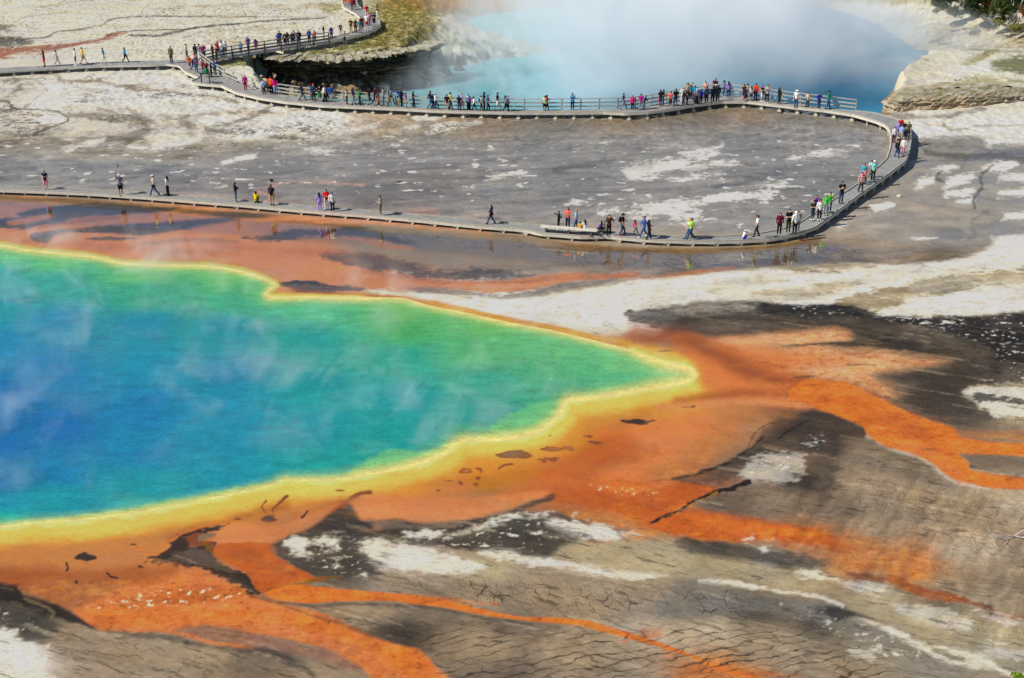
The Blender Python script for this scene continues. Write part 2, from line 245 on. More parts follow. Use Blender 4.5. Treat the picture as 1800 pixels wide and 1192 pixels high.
# white sweep below the loop
p([(640,510),(734,512),(801,519),(868,527),(936,524),(1003,515),(1103,495),(1200,488),(1301,480),(1368,470),(1502,465),(1569,467),(1636,464),(1703,450),(1750,430),(1778,416),(1850,408),(1850,560),(1800,548),(1700,551),(1603,554),(1535,553),(1485,534),(1401,537),(1317,529),(1267,526),(1215,530),(1190,560),(1150,587),(1070,577),(1003,567),(936,557),(868,547),(801,535),(734,523),(667,515)],'W',3,4,2,.95)
p([(1240,500),(1330,480),(1400,474),(1490,476),(1420,486),(1330,506),(1270,518)],'OV',4,6,6,.45); p([(1330,516),(1380,505),(1480,495),(1540,480),(1500,505),(1420,530),(1350,530)],'OV',4,6,6,.75)
p([(1470,536),(1519,513),(1600,498),(1700,478),(1860,458),(1860,492),(1740,505),(1680,514),(1600,530),(1545,546)],'OL',5,6,6,.85); p([(1360,470),(1440,466),(1540,468),(1480,475),(1400,476)],'OL',3,4,4,.7)
for q in ([(1600,505),(1700,488),(1740,486),(1680,500)],[(1700,500),(1760,488),(1800,488),(1760,500)],[(1560,478),(1640,470),(1760,452),(1740,462),(1650,476)]): p(q,'WG',3,5,6,.6)
p([(1097,551),(1130,543),(1170,537),(1240,531),(1320,530),(1400,540),(1500,540),(1540,556),(1400,566),(1250,568),(1180,585),(1160,580),(1110,566)],'DG',4,5,4,.9)
p([(1180,538),(1240,532),(1290,534),(1330,545),(1250,550),(1190,548)],'WG',6,6,7,.5)
# dark band with white flakes, right
p([(1340,532),(1420,540),(1500,536),(1540,556),(1620,556),(1700,553),(1900,548),(1900,640),(1800,640),(1740,610),(1690,590),(1620,575),(1540,568),(1440,566),(1360,556)],'NK',5,5,3,.9)
p([(1200,562),(1300,556),(1400,566),(1500,560),(1620,578),(1700,600),(1740,640),(1720,680),(1600,660),(1560,610),(1480,590),(1340,588),(1200,590)],'B',10,6,3,.8)
s([(1190,570),(1250,560),(1340,564),(1480,572),(1560,590),(1620,606)],'BD',4,4,2,.6,w=7); s([(1230,592),(1300,585),(1400,582),(1460,574)],'BD',4,4,2,.6,w=8)
s([(1440,572),(1500,585),(1560,600),(1600,604)],'K',5,4,1,.5,w=7)
# orange fan on the right
p([(1190,590),(1260,594),(1330,588),(1400,580),(1460,576),(1496,586),(1490,600),(1440,606),(1380,610),(1300,610),(1220,604)],'PL',9,4,2,.85)
p([(1180,600),(1260,605),(1378,616),(1500,614),(1600,622),(1670,634),(1600,650),(1540,660),(1590,690),(1540,700),(1490,672),(1400,660),(1300,640)],'PL',16,5,3,.9)
p([(1180,596),(1250,604),(1330,616),(1430,622),(1500,634),(1440,642),(1380,650),(1420,664),(1360,690),(1250,690),(1215,640)],'O',12,4,2,.9)
p([(1378,608),(1420,602),(1468,600),(1535,605),(1600,604),(1640,620),(1560,612),(1470,606),(1400,610)],'BD',3,3,1,.85)
p([(1560,600),(1640,606),(1710,640),(1720,680),(1640,690),(1580,676),(1540,660),(1600,648),(1668,634),(1620,622)],'BD',14,6,3,.75)
s([(1120,588),(1200,596),(1260,618),(1300,640),(1350,660),(1420,676)],'R',14,4,2,.8,w=34)
s([(1190,706),(1267,694),(1330,690),(1392,692),(1430,702)],'R',9,3,1,.7,w=14); s([(1210,600),(1260,626),(1310,650),(1370,668)],'RD',12,3,1,.5,w=14)
p([(1150,712),(1230,706),(1320,700),(1400,700),(1450,715),(1420,722),(1340,712),(1260,714),(1180,724)],'P',6,3,1,.9)
p([(1380,726),(1410,721),(1440,719),(1500,740),(1522,750),(1528,764),(1555,782),(1600,802),(1640,818),(1640,850),(1540,830),(1450,800),(1400,790),(1340,800),(1290,815),(1270,830),(1320,780),(1345,750)],'BD',8,4,2,.85)
p([(1250,715),(1320,722),(1400,728),(1360,745),(1330,770),(1290,800),(1240,800),(1220,760)],'OT',18,5,3,.6)
p([(1510,775),(1560,790),(1620,815),(1700,850),(1700,930),(1560,900),(1480,860),(1470,810)],'T',18,8,4,.7)
p([(1388,686),(1415,668),(1450,668),(1502,676),(1535,695),(1586,719),(1636,739),(1676,752),(1737,776),(1830,796),(1830,806),(1740,800),(1690,796),(1703,812),(1754,836),(1830,866),(1830,880),(1737,857),(1670,840),(1636,813),(1603,799),(1552,783),(1524,765),(1515,747),(1455,726),(1418,710),(1392,700)],'OB',3,2.5,1,.97)
p([(1420,690),(1500,690),(1560,720),(1640,760),(1620,775),(1540,750),(1450,712)],'OD',8,5,5,.5); p([(1560,770),(1640,790),(1700,840),(1660,825),(1600,795)],'O',5,4,4,.8)
s([(1524,768),(1552,785),(1603,801),(1636,816),(1668,842),(1700,852),(1737,860)],'WG',2,2,1,.8,w=5)
p([(1690,796),(1740,802),(1830,812),(1830,858),(1754,834),(1703,811)],'TD',5,5,4,.8); p([(1680,755),(1740,760),(1830,765),(1830,790),(1740,774)],'OT',6,5,4,.6)
s([(1500,674),(1540,692),(1600,720),(1660,742)],'RD',3,4,3,.5,w=4)
p([(1700,690),(1716,678),(1760,676),(1850,680),(1850,742),(1790,735),(1740,722),(1712,706)],'W',3,5,5,.9); p([(1720,694),(1790,700),(1830,712),(1770,710)],'NK',2,4,6,.8); s([(1705,677),(1760,677),(1850,680)],'OL',2,3,2,.8,w=4)
p([(1555,690),(1600,682),(1680,690),(1720,712),(1690,742),(1640,732),(1590,706)],'BD',7,6,6,.6)
# near shore of the pool, right: contour rims
p([(1100,745),(1180,730),(1260,730),(1230,770),(1200,800),(1150,820),(1120,790)],'P',18,5,2,.5)
p([(1180,840),(1260,822),(1320,792),(1360,795),(1320,830),(1270,850),(1200,862)],'BD',8,4,2,.7)
s([(1120,850),(1200,839),(1267,820),(1311,793),(1340,770)],'K',3,3,2,.8,w=4); s([(1311,792),(1322,770),(1341,749),(1372,742)],'BD',2,2,1,.7,w=2); s([(1368,770),(1388,757),(1410,745),(1426,737)],'K',2,2,1,.8,w=3)
p([(1297,832),(1320,812),(1340,800),(1361,798),(1400,800),(1415,822),(1380,835),(1400,846),(1340,846),(1310,838)],'WG',3,4,6,.9); p([(1361,797),(1400,775),(1452,768),(1430,790),(1400,798)],'NK',4,4,4,.8); p([(1370,792),(1400,778),(1448,770),(1420,788)],'WG',2,4,8,.7)
# near shore orange mats (centre)
p([(956,872),(1000,852),(1060,846),(1150,846),(1200,850),(1262,862),(1234,877),(1200,894),(1230,896),(1300,903),(1370,918),(1430,930),(1480,950),(1500,965),(1452,964),(1368,951),(1284,954),(1200,947),(1120,918),(1070,898),(1019,884)],'OD',5,4,4,.92)
p([(1040,850),(1120,842),(1190,846),(1160,862),(1090,870)],'O',8,5,4,.6); p([(1200,905),(1300,912),(1400,930),(1460,950),(1380,946),(1280,938)],'OB',5,5,5,.5)
p([(1220,890),(1270,868),(1320,850),(1420,862),(1470,900),(1420,925),(1340,912)],'TD',12,6,4,.6); p([(1230,885),(1260,870),(1310,862),(1330,880),(1290,898)],'B',8,5,3,.5)
s([(1145,919),(1172,908),(1200,894),(1234,876),(1267,862),(1290,856),(1317,846)],'K',1.5,4,2,.95,w=6); s([(1165,912),(1210,890),(1260,866)],'GO',1,4,3,.6,w=2)
s([(1480,950),(1530,962),(1569,990),(1600,1022)],'OT',10,5,5,.6,w=22); s([(1475,1000),(1500,1012),(1540,1018),(1569,1020),(1620,1037),(1687,1052),(1737,1070),(1790,1088),(1850,1110)],'RD',4,4,3,.75,w=9); p([(1560,1010),(1620,1030),(1680,1045),(1700,1060),(1640,1056),(1580,1035)],'R',4,4,4,.7)
# peach tongue and its dark bank
p([(612,884),(640,868),(700,877),(800,874),(900,866),(965,862),(960,880),(940,890),(885,905),(828,915),(760,920),(690,915),(640,908),(620,898)],'P',6,3,1,.9)
p([(640,912),(700,916),(770,918),(850,908),(940,878),(950,884),(900,905),(830,920),(720,930),(650,926)],'TD',6,3,2,.85)
s([(590,940),(640,938),(714,936),(770,933),(801,931),(828,919),(885,909),(919,893),(952,881),(972,872)],'BD',3,2,1,.9,w=10); s([(600,922),(660,918),(700,914),(720,919)],'B',3,2,1,.6,w=5)
p([(590,890),(612,884),(624,900),(640,915),(660,930),(600,940),(560,945),(500,960),(473,956),(520,930)],'BD',5,3,2,.95)
s([(575,902),(600,889),(620,874),(634,867),(650,866)],'RD',2,2,1,.95,w=7)
# rocky sinter below it
p([(480,957),(540,935),(600,942),(714,940),(801,936),(885,911),(969,897),(1040,918),(1120,935),(1000,960),(960,978),(850,968),(740,960),(640,950),(660,1000),(700,1010),(600,1016),(550,1014),(512,993)],'DG',4,4,3,.85)
for q in ([(634,953),(690,956),(734,960),(801,973),(855,993),(818,1008),(751,1005),(684,993),(640,970)],[(962,914),(1036,918),(1123,936),(1130,948),(1036,953),(996,943)],[(842,965),(885,966),(936,980),(1003,990),(1090,1000),(1175,1006),(1150,1014),(1087,1017),(1003,1003),(919,990),(852,976)],[(714,940),(760,934),(801,936),(850,922),(885,911),(930,900),(971,896),(960,906),(900,916),(840,936),(780,944),(730,944)],[(495,955),(515,943),(540,945),(545,965),(525,972)],[(625,1012),(640,1006),(648,1012),(634,1016)],[(550,948),(590,942),(600,952),(570,962)],[(1004,916),(1010,900),(1016,918)]): p(q,'W',3,5,5,.92)
p([(760,948),(850,930),(930,915),(1000,930),(1020,955),(960,975),(880,965),(790,962)],'DG',5,6,8,.6)
p([(1000,955),(1130,950),(1200,958),(1300,985),(1450,1010),(1400,1028),(1230,1018),(1100,1000),(980,985)],'OV',8,5,4,.85)
p([(1200,945),(1280,956),(1360,965),(1450,985),(1440,1000),(1340,992),(1240,975),(1190,958)],'DG',7,5,4,.75)
for q in ([(1405,1010),(1430,1004),(1470,1012),(1478,1018),(1440,1022)],[(1485,1026),(1530,1030),(1595,1047),(1560,1050),(1510,1042)],[(1552,1056),(1600,1062),(1690,1078),(1712,1100),(1660,1106),(1600,1088)],[(1728,1130),(1790,1142),(1850,1160),(1850,1176),(1770,1160)],[(1300,945),(1320,940),(1326,946),(1310,950)],[(1343,947),(1360,944),(1366,950),(1350,951)],[(1332,962),(1345,960),(1348,966)],[(1489,1142),(1505,1138),(1540,1150),(1535,1158),(1510,1152)],[(1723,1076),(1760,1082),(1800,1094),(1770,1096),(1735,1086)],[(1460,1105),(1478,1106),(1470,1112)]): p(q,'W' if len(q)<5 or q[0][0]<1480 else 'WG',2.5,4,5,.9)
s([(1230,1022,4),(1284,1025,7),(1341,1035,7),(1381,1042,5),(1435,1050,4),(1480,1066,4)],'W',1.5,3,2,.95); s([(1466,1080,3),(1519,1090,7),(1552,1104,8),(1585,1116,14),(1607,1130,12),(1640,1150,10),(1668,1162,6),(1715,1172,4)],'W',2,3,3,.95); s([(1643,1136,4),(1680,1146,10),(1722,1160,12),(1760,1178,8),(1800,1190,8)],'W',2,3,3,.9)
p([(1200,1020),(1260,1028),(1340,1044),(1440,1058),(1470,1075),(1420,1090),(1320,1078),(1200,1078),(1150,1060)],'BG',10,6,5,.7); p([(1400,1064),(1450,1066),(1502,1078),(1560,1110),(1640,1160),(1560,1140),(1470,1110),(1420,1085)],'BG',6,5,4,.75); p([(1418,1070),(1470,1070),(1506,1080),(1470,1086)],'NK',5,4,4,.8)
p([(1480,1050),(1560,1075),(1640,1100),(1740,1130),(1720,1140),(1600,1110),(1500,1070)],'OV',6,5,5,.6)
# orange flows, lower left
p([(-150,960),(0,956),(120,956),(260,940),(400,917),(500,895),(580,882),(630,876),(600,888),(560,902),(480,928),(410,918),(375,930),(330,945),(300,955),(250,985),(300,995),(400,1020),(440,1045),(460,1056),(430,1060),(300,1070),(180,1075),(128,1070),(60,1045),(0,1018),(-150,1000)],'OT',8,3,2,.75)
p([(0,1008),(-150,990),(-150,1020),(0,1024),(60,1046),(120,1064),(200,1050),(120,1030),(50,1014)],'R',10,4,2,.6)
s([(0,1002),(80,1008),(160,1012),(250,1004)],'R',12,4,2,.6,w=16); s([(300,948),(380,922),(440,906),(500,890)],'R',8,3,2,.6,w=14); s([(420,940),(500,930),(560,904),(600,886)],'R',6,3,2,.6,w=8)
p([(369,955),(376,930),(410,918),(470,926),(500,922),(560,900),(596,884),(590,892),(550,925),(500,945),(470,958),(420,958)],'P',5,3,1,.75)
p([(180,1050),(250,1020),(340,1010),(400,1024),(440,1045),(560,1078),(640,1112),(701,1133),(742,1145),(760,1165),(790,1192),(800,1230),(690,1230),(654,1192),(634,1175),(600,1154),(570,1141),(503,1124),(436,1111),(369,1098),(285,1110),(208,1110),(168,1102),(128,1074)],'O',4,3,2,.95)
p([(470,1070),(560,1085),(660,1125),(735,1150),(770,1192),(720,1192),(640,1140),(540,1110)],'OB',8,5,4,.7); p([(150,1068),(260,1066),(380,1068),(460,1078),(420,1095),(300,1098),(190,1096)],'OB',8,6,5,.5); p([(300,1030),(380,1024),(430,1042),(380,1056),(300,1060)],'OD',8,6,6,.5)
p([(369,1099),(430,1112),(500,1125),(560,1140),(604,1156),(640,1180),(600,1175),(540,1152),(470,1142),(400,1132),(330,1120),(300,1112)],'RB',8,4,3,.8)
s([(285,1106),(336,1120),(380,1132),(440,1140)],'O',4,3,2,.8,w=7)
s([(330,1130),(403,1141),(470,1145),(520,1164),(548,1185),(560,1220)],'DG',6,3,2,.75,w=10); s([(190,1112),(260,1118),(330,1128)],'DG',5,4,4,.6,w=10)
p([(258,983),(275,973),(302,953),(318,940),(352,929),(379,925),(410,915),(425,911),(427,915),(400,925),(376,937),(360,946),(358,956),(379,958),(376,974),(388,988),(423,1004),(436,1018),(452,1040),(432,1036),(419,1030),(386,1016),(352,1001),(302,992)],'K',3,5,6,.9); p([(290,985),(330,965),(380,980),(420,1010),(380,1004),(330,990)],'TD',4,5,6,.5); p([(330,945),(370,935),(372,955),(345,962)],'OD',3,4,6,.4)
s([(302,952),(320,938),(352,927),(400,914)],'OB',2,2,1,.8,w=3); p([(330,1000),(400,1012),(440,1035),(400,1022)],'TD',4,3,3,.35); p([(352,945),(372,934),(376,940),(360,950)],'OL',1,2,3,.7); p([(358,955),(374,960),(372,972),(362,968)],'GB',2,2,1,.8)
p([(383,958),(420,954),(470,956),(478,972),(513,993),(550,1013),(572,1016),(523,1024),(490,1036),(470,1042),(450,1036),(436,1012),(404,991),(376,976)],'OD',2.5,3,2,.97); p([(400,965),(450,962),(470,985),(520,1005),(480,1010),(430,990)],'R',6,5,5,.6)
s([(470,1038),(520,1027),(560,1018),(600,1013)],'GB',2,3,2,.8,w=5)
p([(466,1042),(500,1030),(530,1027),(560,1032),(600,1036),(667,1040),(741,1049),(808,1060),(868,1074),(919,1084),(986,1086),(1036,1092),(1087,1107),(1137,1122),(1200,1144),(1240,1162),(1284,1175),(1340,1192),(1400,1215),(1320,1200),(1270,1182),(1200,1150),(1137,1131),(1070,1115),(1019,1100),(936,1092),(868,1084),(801,1072),(734,1062),(667,1055),(600,1057),(537,1061),(486,1055)],'OB',2,2,1,.97)
s([(486,1058),(560,1066),(620,1062),(734,1066),(801,1076),(868,1088),(936,1097)],'BD',2,2,1,.5,w=5); s([(440,1046),(486,1060),(540,1080),(600,1098),(660,1120),(720,1136)],'BD',3,2,1,.5,w=6); s([(700,1045),(770,1052),(830,1058),(880,1062)],'O',3,3,3,.6,w=5)
for q in ([(1120,1112),(1150,1105),(1170,1118),(1140,1124)],[(1165,1140),(1190,1148),(1180,1158)],[(1080,1125),(1110,1118),(1100,1130)],[(1240,1165),(1300,1172),(1380,1185),(1420,1200),(1280,1195)]): p(q,'O',6,5,5,.45)
p([(-100,1020),(0,1022),(40,1046),(100,1064),(128,1077),(172,1106),(120,1090),(60,1078),(0,1056),(-100,1046)],'K',4,3,2,.85); s([(40,1052),(75,1066),(92,1078),(88,1090)],'OL',3,3,2,.6,w=5)
p([(0,1060),(60,1080),(100,1095),(90,1125),(60,1130),(0,1108)],'DG',5,5,5,.7)
p([(-120,1095),(0,1106),(22,1120),(38,1142),(52,1166),(88,1195),(100,1230),(-120,1230)],'W',3,5,6,.95); p([(0,1150),(30,1165),(50,1190),(0,1180)],'WG',5,5,5,.5)
s([(-60,1000),(60,1012),(150,1024),(230,1018),(300,1004)],'R',14,5,2,.7,w=20); s([(520,905),(620,880),(720,884),(820,880),(940,860),(1040,835),(1120,790)],'R',14,4,2,.28,w=16); s([(700,858),(800,846),(900,836),(1000,812),(1060,776),(1120,724),(1200,706)],'R',16,4,2,.30,w=14); s([(1060,760),(1140,748),(1230,742),(1290,756)],'O',16,4,2,.5,w=20); s([(900,860),(1000,846),(1100,820),(1180,780),(1240,750)],'O',18,4,2,.5,w=22); s([(1000,838),(1080,820),(1150,790)],'R',14,4,2,.35,w=14)
s([(360,425),(480,440),(600,445),(680,455)],'R',8,4,2,.35,w=10); s([(40,425),(150,432),(300,440),(420,446)],'R',7,4,2,.35,w=9); s([(250,430),(350,420),(420,426)],'DG',5,4,2,.35,w=6); s([(700,505),(760,512),(830,524)],'DG',3,3,3,.6,w=4); s([(640,524),(711,524),(774,541),(868,560),(969,580),(1036,596),(1103,610)],'R',6,3,1,.65,w=10)
# dark islands in the mats by the shore
def ring(u, v, a, b, c2='WG'):
    p([(u-a,v),(u-a*.5,v-b),(u+a*.4,v-b*.9),(u+a,v+b*.2),(u+a*.4,v+b),(u-a*.5,v+b*.9)],'RD',1.2,6,1.2,.9); p([(u-a*.8,v),(u,v-b*.62),(u+a*.8,v+b*.2),(u,v+b*.62)],c2,1.5,6,1,.75)
def isle(u, v, a, b, c='K'): p([(u-a,v),(u-a*.4,v-b*.8),(u+a*.3,v-b*.7),(u+a,v+b*.2),(u+a*.4,v+b),(u-a*.5,v+b*.7)],c,1.5,7,1.5,.9)
ring(902,800,34,6.5,'OL'); ring(968,791,19,4,'OT'); ring(1000,790,12,3,'OT'); ring(816,829,12,5,'OT')
for q in ((1120,739,30,4.5),(1033,766,8,1.8),(1043,776,11,3),(967,767,4,1.2),(949,812,8,2.4),(966,809,11,2.6),(840,827,9,3.5),(838,840,6,4.5),(811,850,5,3),(837,852,4,1.6),(786,845,4,1.6),(776,863,4,1.8),(845,831,5,1.5),(977,806,7,1.5),(232,957,7,3),(247,996,5,1.6),(136,1021,4,2),(1210,716,12,1.4),(1170,616,12,1.2)): isle(*q,c='RD' if q[0]<1100 and q[0]>700 else 'K')
s([(876,824),(886,818),(900,816)],'RD',1,1,0,.9,w=4); s([(505,872,4),(497,878,5),(485,888,4),(478,896,3),(482,906,3)],'RD',1,2,1,.95); s([(466,880),(460,890),(466,903)],'RD',1,2,1,.8,w=2.5); ring(473,912,15,6.5,'DG'); s([(540,899),(536,905),(531,910)],'K',1,1,1,.85,w=3.5); isle(420,913,7,2.5)
isle(150,980,19,7); s([(117,990),(119,997),(117,1003)],'K',1,1,1,.9,w=4); s([(189,1008),(196,1014),(206,1016)],'K',1,1,1,.9,w=3); isle(594,865,10,3,'RD')
s([(1355,700),(1390,705),(1420,706)],'R',2,2,1,.4,w=3); s([(1340,637),(1380,646)],'R',2,2,1,.5,w=2); s([(1395,663),(1432,661)],'BD',1,1,1,.8,w=2); s([(1490,642),(1540,641)],'B',1,1,1,.7,w=2)

def idw(u, v, pts, cols, power=3.2, su=1.0, sv=1.9):
    num = np.zeros(u.shape + (3,), np.float32); den = np.zeros(u.shape, np.float32)
    for (pu, pv), c in zip(pts, cols):
        w = 1.0 / (((u - pu) * su) ** 2 + ((v - pv) * sv) ** 2 + 60.0) ** (power / 2)
        num += w[..., None] * np.asarray(c, np.float32); den += w
    return num / den[..., None]

def blob(u, v, pts, soft):
    """Smooth 0..1 mask of a traced zone."""
    P = np.array(pts, float); m = np.zeros(u.shape, np.float32)
    k = (u > P[:, 0].min() - soft * 1.2) & (u < P[:, 0].max() + soft * 1.2) & (v > P[:, 1].min() - soft) & (v < P[:, 1].max() + soft)
    if k.any(): m[k] = 1 - sstep(-soft, soft * .6, poly_sdf(u[k], v[k], P))
    return m

def paint(u, v, X, Y):
    """Crust colour (linear), wetness 0..1 and bump strength at ground points. u, v are survey coordinates of the ground points X, Y."""
    u = u.astype(np.float32); v = v.astype(np.float32); X = X.astype(np.float32); Y = Y.astype(np.float32)
    px = np.clip((v + 600.0) / 40.0, 3, 60)                      # photo pixels per metre there
    w1u = fbm(X / 4.5, Y / 4.5, 4, 1); w1v = fbm(X / 4.5, Y / 4.5, 4, 2)
    w2u = fbm(X / .9, Y / .9, 3, 3); w2v = fbm(X / .9, Y / .9, 3, 4)
    streak = fbm(X / 2.6 + .9 * w1u, Y / 1.5, 4, 5); fine = fbm(X / .45, Y / .3, 3, 6); mid = fbm(X / 1.4, Y / 1.0, 4, 7)
    uu = u + 10 * w1u; vv = v + 5 * w1v
    col = idw(uu, vv, [(a, b) for a, b, c in BASE], [rgb(COL[c]) for a, b, c in BASE])
    # yellow and orange bands round the pool
    E = smooth_line(POOL_EDGE, True, 3)
    k = (v > 350) & (v < 1020) & (u < 1400); dsh = np.full(u.shape, 999., np.float32)
    dsh[k] = poly_sdf(u[k] + 2.5 * w2u[k], v[k] + 1.2 * w2v[k], E)
    side = sstep(-60, 60, v - (470 + .17 * np.clip(u, -400, 1240)) - 12)     # 0 = far shore, 1 = near shore
    tip = sstep(1000, 1230, u)
    wd = (.17 + side * (1.1 - .25 * sstep(500, 900, u)) + .5 * tip) * (1 + .12 * w1u)
    q = dsh / wd
    smo = np.maximum(1 - sstep(60, 240, dsh), blob(u, v, [(-300,345),(340,380),(700,405),(1000,470),(900,520),(600,515),(-300,470)], 14)) * (1 - blob(u, v, [(120,1090),(160,1050),(260,1010),(400,1015),(470,1040),(700,1110),(800,1250),(600,1250),(500,1130),(300,1112)], 16)); tex = 1 - .78 * np.clip(smo, 0, 1)
    for q0, q1, c, op in ((34, 90, 'O', .5), (18, 66, 'YO', .92), (10, 34, 'Y', .95), (-4, 6, 'YP', .95)):
        al = op * (1 - sstep(q0, q1, q + 5 * mid + 2 * fine))
        if c == 'O': al = al * side
        col += al[..., None] * (rgb(COL[c]).astype(np.float32) - col)
    G_ = []
    for ft in F:
        if ft[2] == 'W' and np.mean([q[1] for q in ft[1]]) > 600: G_.append((ft[0], ft[1], 'OV', ft[3] + 12, 6, ft[5] + 8, .5))
        G_.append(ft)
    for kind, pts, c, soft, warp, rag, op in G_:
        P = np.array(pts, float); P[P[:, 0] >= 1826, 0] += 320; P[P[:, 0] <= -38, 0] -= 180
        if c in ('W', 'WG'): rag *= 1.7; soft *= 2.2; op *= .92 if P[:, 1].mean() < 600 else .80
        pad = 12 + soft * 2 + warp * 3 + rag * 2
        k = (u > P[:, 0].min() - pad) & (u < P[:, 0].max() + pad) & (v > P[:, 1].min() - pad) & (v < P[:, 1].max() + pad)
        if not k.any(): continue
        a = u[k] + warp * (1.2 * w1u[k] + 1.1 * w2u[k]); b = v[k] + warp * .5 * (1.2 * w1v[k] + 1.1 * w2v[k])
        if kind == 'p':
            d = poly_sdf(a, b, smooth_line(P, True, 3))
        else:
            Q = smooth_line(P, False, 4); d = np.full(a.shape, 1e9, np.float32)
            for i in range(len(Q) - 1):
                dd, t = seg_dist(a, b, Q[i], Q[i + 1]); d = np.minimum(d, dd - .5 * (Q[i][2] + t * (Q[i + 1][2] - Q[i][2])))
        d = d + rag * (1.3 * streak[k] + .9 * fine[k] + .6 * mid[k])
        al = op * (1 - sstep(-soft, soft, d))
        if c in ('W', 'WG', 'OV', 'OL', 'DG', 'NK', 'G', 'BG'): al = al * (1 - (.2 if c == 'DG' else .5) * sstep(-.05, .7, streak[k] * .8 + fine[k] * .5 + .35 * w1v[k]))
        if c in ('P', 'PL', 'OT', 'R', 'TD', 'BD'): al = al * (1 - .30 * sstep(-.1, .7, streak[k] + .4 * w1u[k]))
        col[k] += al[:, None] * (rgb(COL[c]).astype(np.float32) - col[k])
    # fine structure ---------------------------------------------------------
    sp = blob(u, v, [(-300,-300),(690,-300),(690,40),(560,82),(400,110),(330,106),(0,108),(-300,112)], 12) + blob(u, v, [(1660,130),(2100,110),(2100,196),(1740,192),(1650,165)], 14) + .8 * blob(u, v, [(1600,-200),(2100,-200),(2100,140),(1700,100),(1600,60)], 20) + .9 * blob(u, v, [(400,100),(700,30),(770,40),(900,90),(700,100),(480,120)], 10)
    sp = np.clip(sp, 0, 1)
    g1 = fbm(X / .32, Y / .5, 3, 21); g2 = fbm(X / 5, Y / 6, 3, 22)
    tuft = sstep(.30, .55, g1 + .25 * g2) * sp
    col += (.72 * tuft)[..., None] * (rgb((92, 88, 62)).astype(np.float32) - col)
    lt = sstep(.25, .6, fbm(X / .6, Y / .8, 3, 23)) * sp; col += (.35 * lt)[..., None] * (rgb((238, 234, 222)).astype(np.float32) - col)
    vz = blob(u, v, [(-300,125),(300,118),(330,145),(430,170),(600,195),(850,205),(850,235),(600,262),(300,270),(-300,262)], 10)
    rv = np.abs(fbm(X / 6.5 + .35 * w2u, Y / 3.6 + .35 * w2v + .08 * X, 4, 71)); rv2 = np.abs(fbm(X / 1.3, Y / .9, 4, 72)); ar = sstep(-.25, .35, fbm(X / 7, Y / 7, 2, 73))
    al = vz * np.clip(.9 * (1 - sstep(.02, .13, rv)) * (.4 + .6 * ar) + .25 * (1 - sstep(.02, .08, rv2)) * (1 - ar), 0, 1); col += al[..., None] * (rgb((118, 112, 104)).astype(np.float32) - col)
    # white flakes
    fl = .9 * blob(u, v, [(-100,236),(300,240),(700,232),(1000,250),(1200,240),(1560,250),(1460,400),(1300,410),(1000,370),(700,345),(300,325),(-100,315)], 12)
    flk = fbm(X / 1.3, Y / .9, 4, 31) + .25 * fbm(X / 9, Y / 9, 2, 32)
    al = sstep(.46, .6, flk) * fl * .8; col += al[..., None] * (rgb(COL['W']).astype(np.float32) - col)
    fl = blob(u, v, [(1300,535),(1500,540),(1900,552),(1900,720),(1800,680),(1720,600),(1560,562),(1340,556)], 10) + .9 * blob(u, v, [(500,945),(730,940),(970,905),(1020,930),(960,975),(780,962),(660,955),(690,1010),(560,1012)], 10) + blob(u, v, [(0,1070),(90,1100),(80,1180),(0,1110)], 10) + blob(u, v, [(1380,800),(1440,765),(1460,770),(1410,830),(1290,840)], 8) + .7 * blob(u, v, [(1340,1050),(1480,1080),(1640,1150),(1560,1165),(1400,1100)], 14) + .6 * blob(u, v, [(600,470),(900,485),(850,495),(640,485)], 8) + .6 * blob(u,v,[(1640,1020),(1800,1080),(1800,1192),(1650,1110)],20)
    flk = np.maximum(fbm(X / .9, Y / .7, 4, 33), fbm(X / .38, Y / .34, 3, 34) - .04) + .3 * g2
    al = sstep(.36, .60, flk) * np.clip(fl, 0, 1) * .9 * (.35 + .65 * sstep(-.25, .3, fbm(X / 2.6, Y / 1.6, 3, 30))); col += al[..., None] * (rgb(COL['W']).astype(np.float32) - col)
    # gold and white crumbs on the lower-left and right orange flows
    fl = blob(u, v, [(150,1068),(280,1034),(420,1030),(436,1048),(330,1064),(180,1078)], 8) + .7 * blob(u, v, [(1030,850),(1160,862),(1150,876),(1050,866)], 6)
    flk = fbm(X / .28, Y / .3, 3, 35)
    al = sstep(.28, .5, flk) * np.clip(fl, 0, 1) * .8; col += al[..., None] * (rgb((250, 226, 190)).astype(np.float32) - col)
    al = sstep(.30, .55, -flk) * np.clip(fl, 0, 1) * .6; col += al[..., None] * (rgb((120, 84, 30)).astype(np.float32) - col)
    orange = np.clip((col[..., 0] - 2.2 * col[..., 2]) * 4, 0, 1)
    gr = fbm(X / .16, Y / .16, 2, 36) * orange * tex; gr2 = fbm(X / .5, Y / .35, 3, 37) * orange * tex; orange_t = orange * tex; col *= np.stack([1 + .12 * gr + .08 * gr2, 1 + .15 * gr + .16 * gr2, 1 + .15 * gr + .16 * gr2], -1)
    o1 = sstep(.05, .5, fbm(X / 1.1, Y / .8, 4, 38) + .25 * streak) * orange; o2 = sstep(.05, .5, -fbm(X / 1.6, Y / 1.0, 4, 39) + .2 * mid) * orange
    col += (.26 * o1 * tex)[..., None] * (rgb((236, 166, 74)).astype(np.float32) - col); col += (.34 * o2 * tex)[..., None] * (rgb((188, 92, 46)).astype(np.float32) - col)
    ok_ = sstep(.48, .62, fbm(X / .35, Y / .3, 3, 40) + .2 * o2) * orange_t * .35; col += ok_[..., None] * (rgb((110, 60, 34)).astype(np.float32) - col)
    # flow threads and speckle over the tan crusts
    tan_ = (1 - orange) * sstep(450, 620, v) ; fa = X * .93 - Y * .37; fb = X * .37 + Y * .93
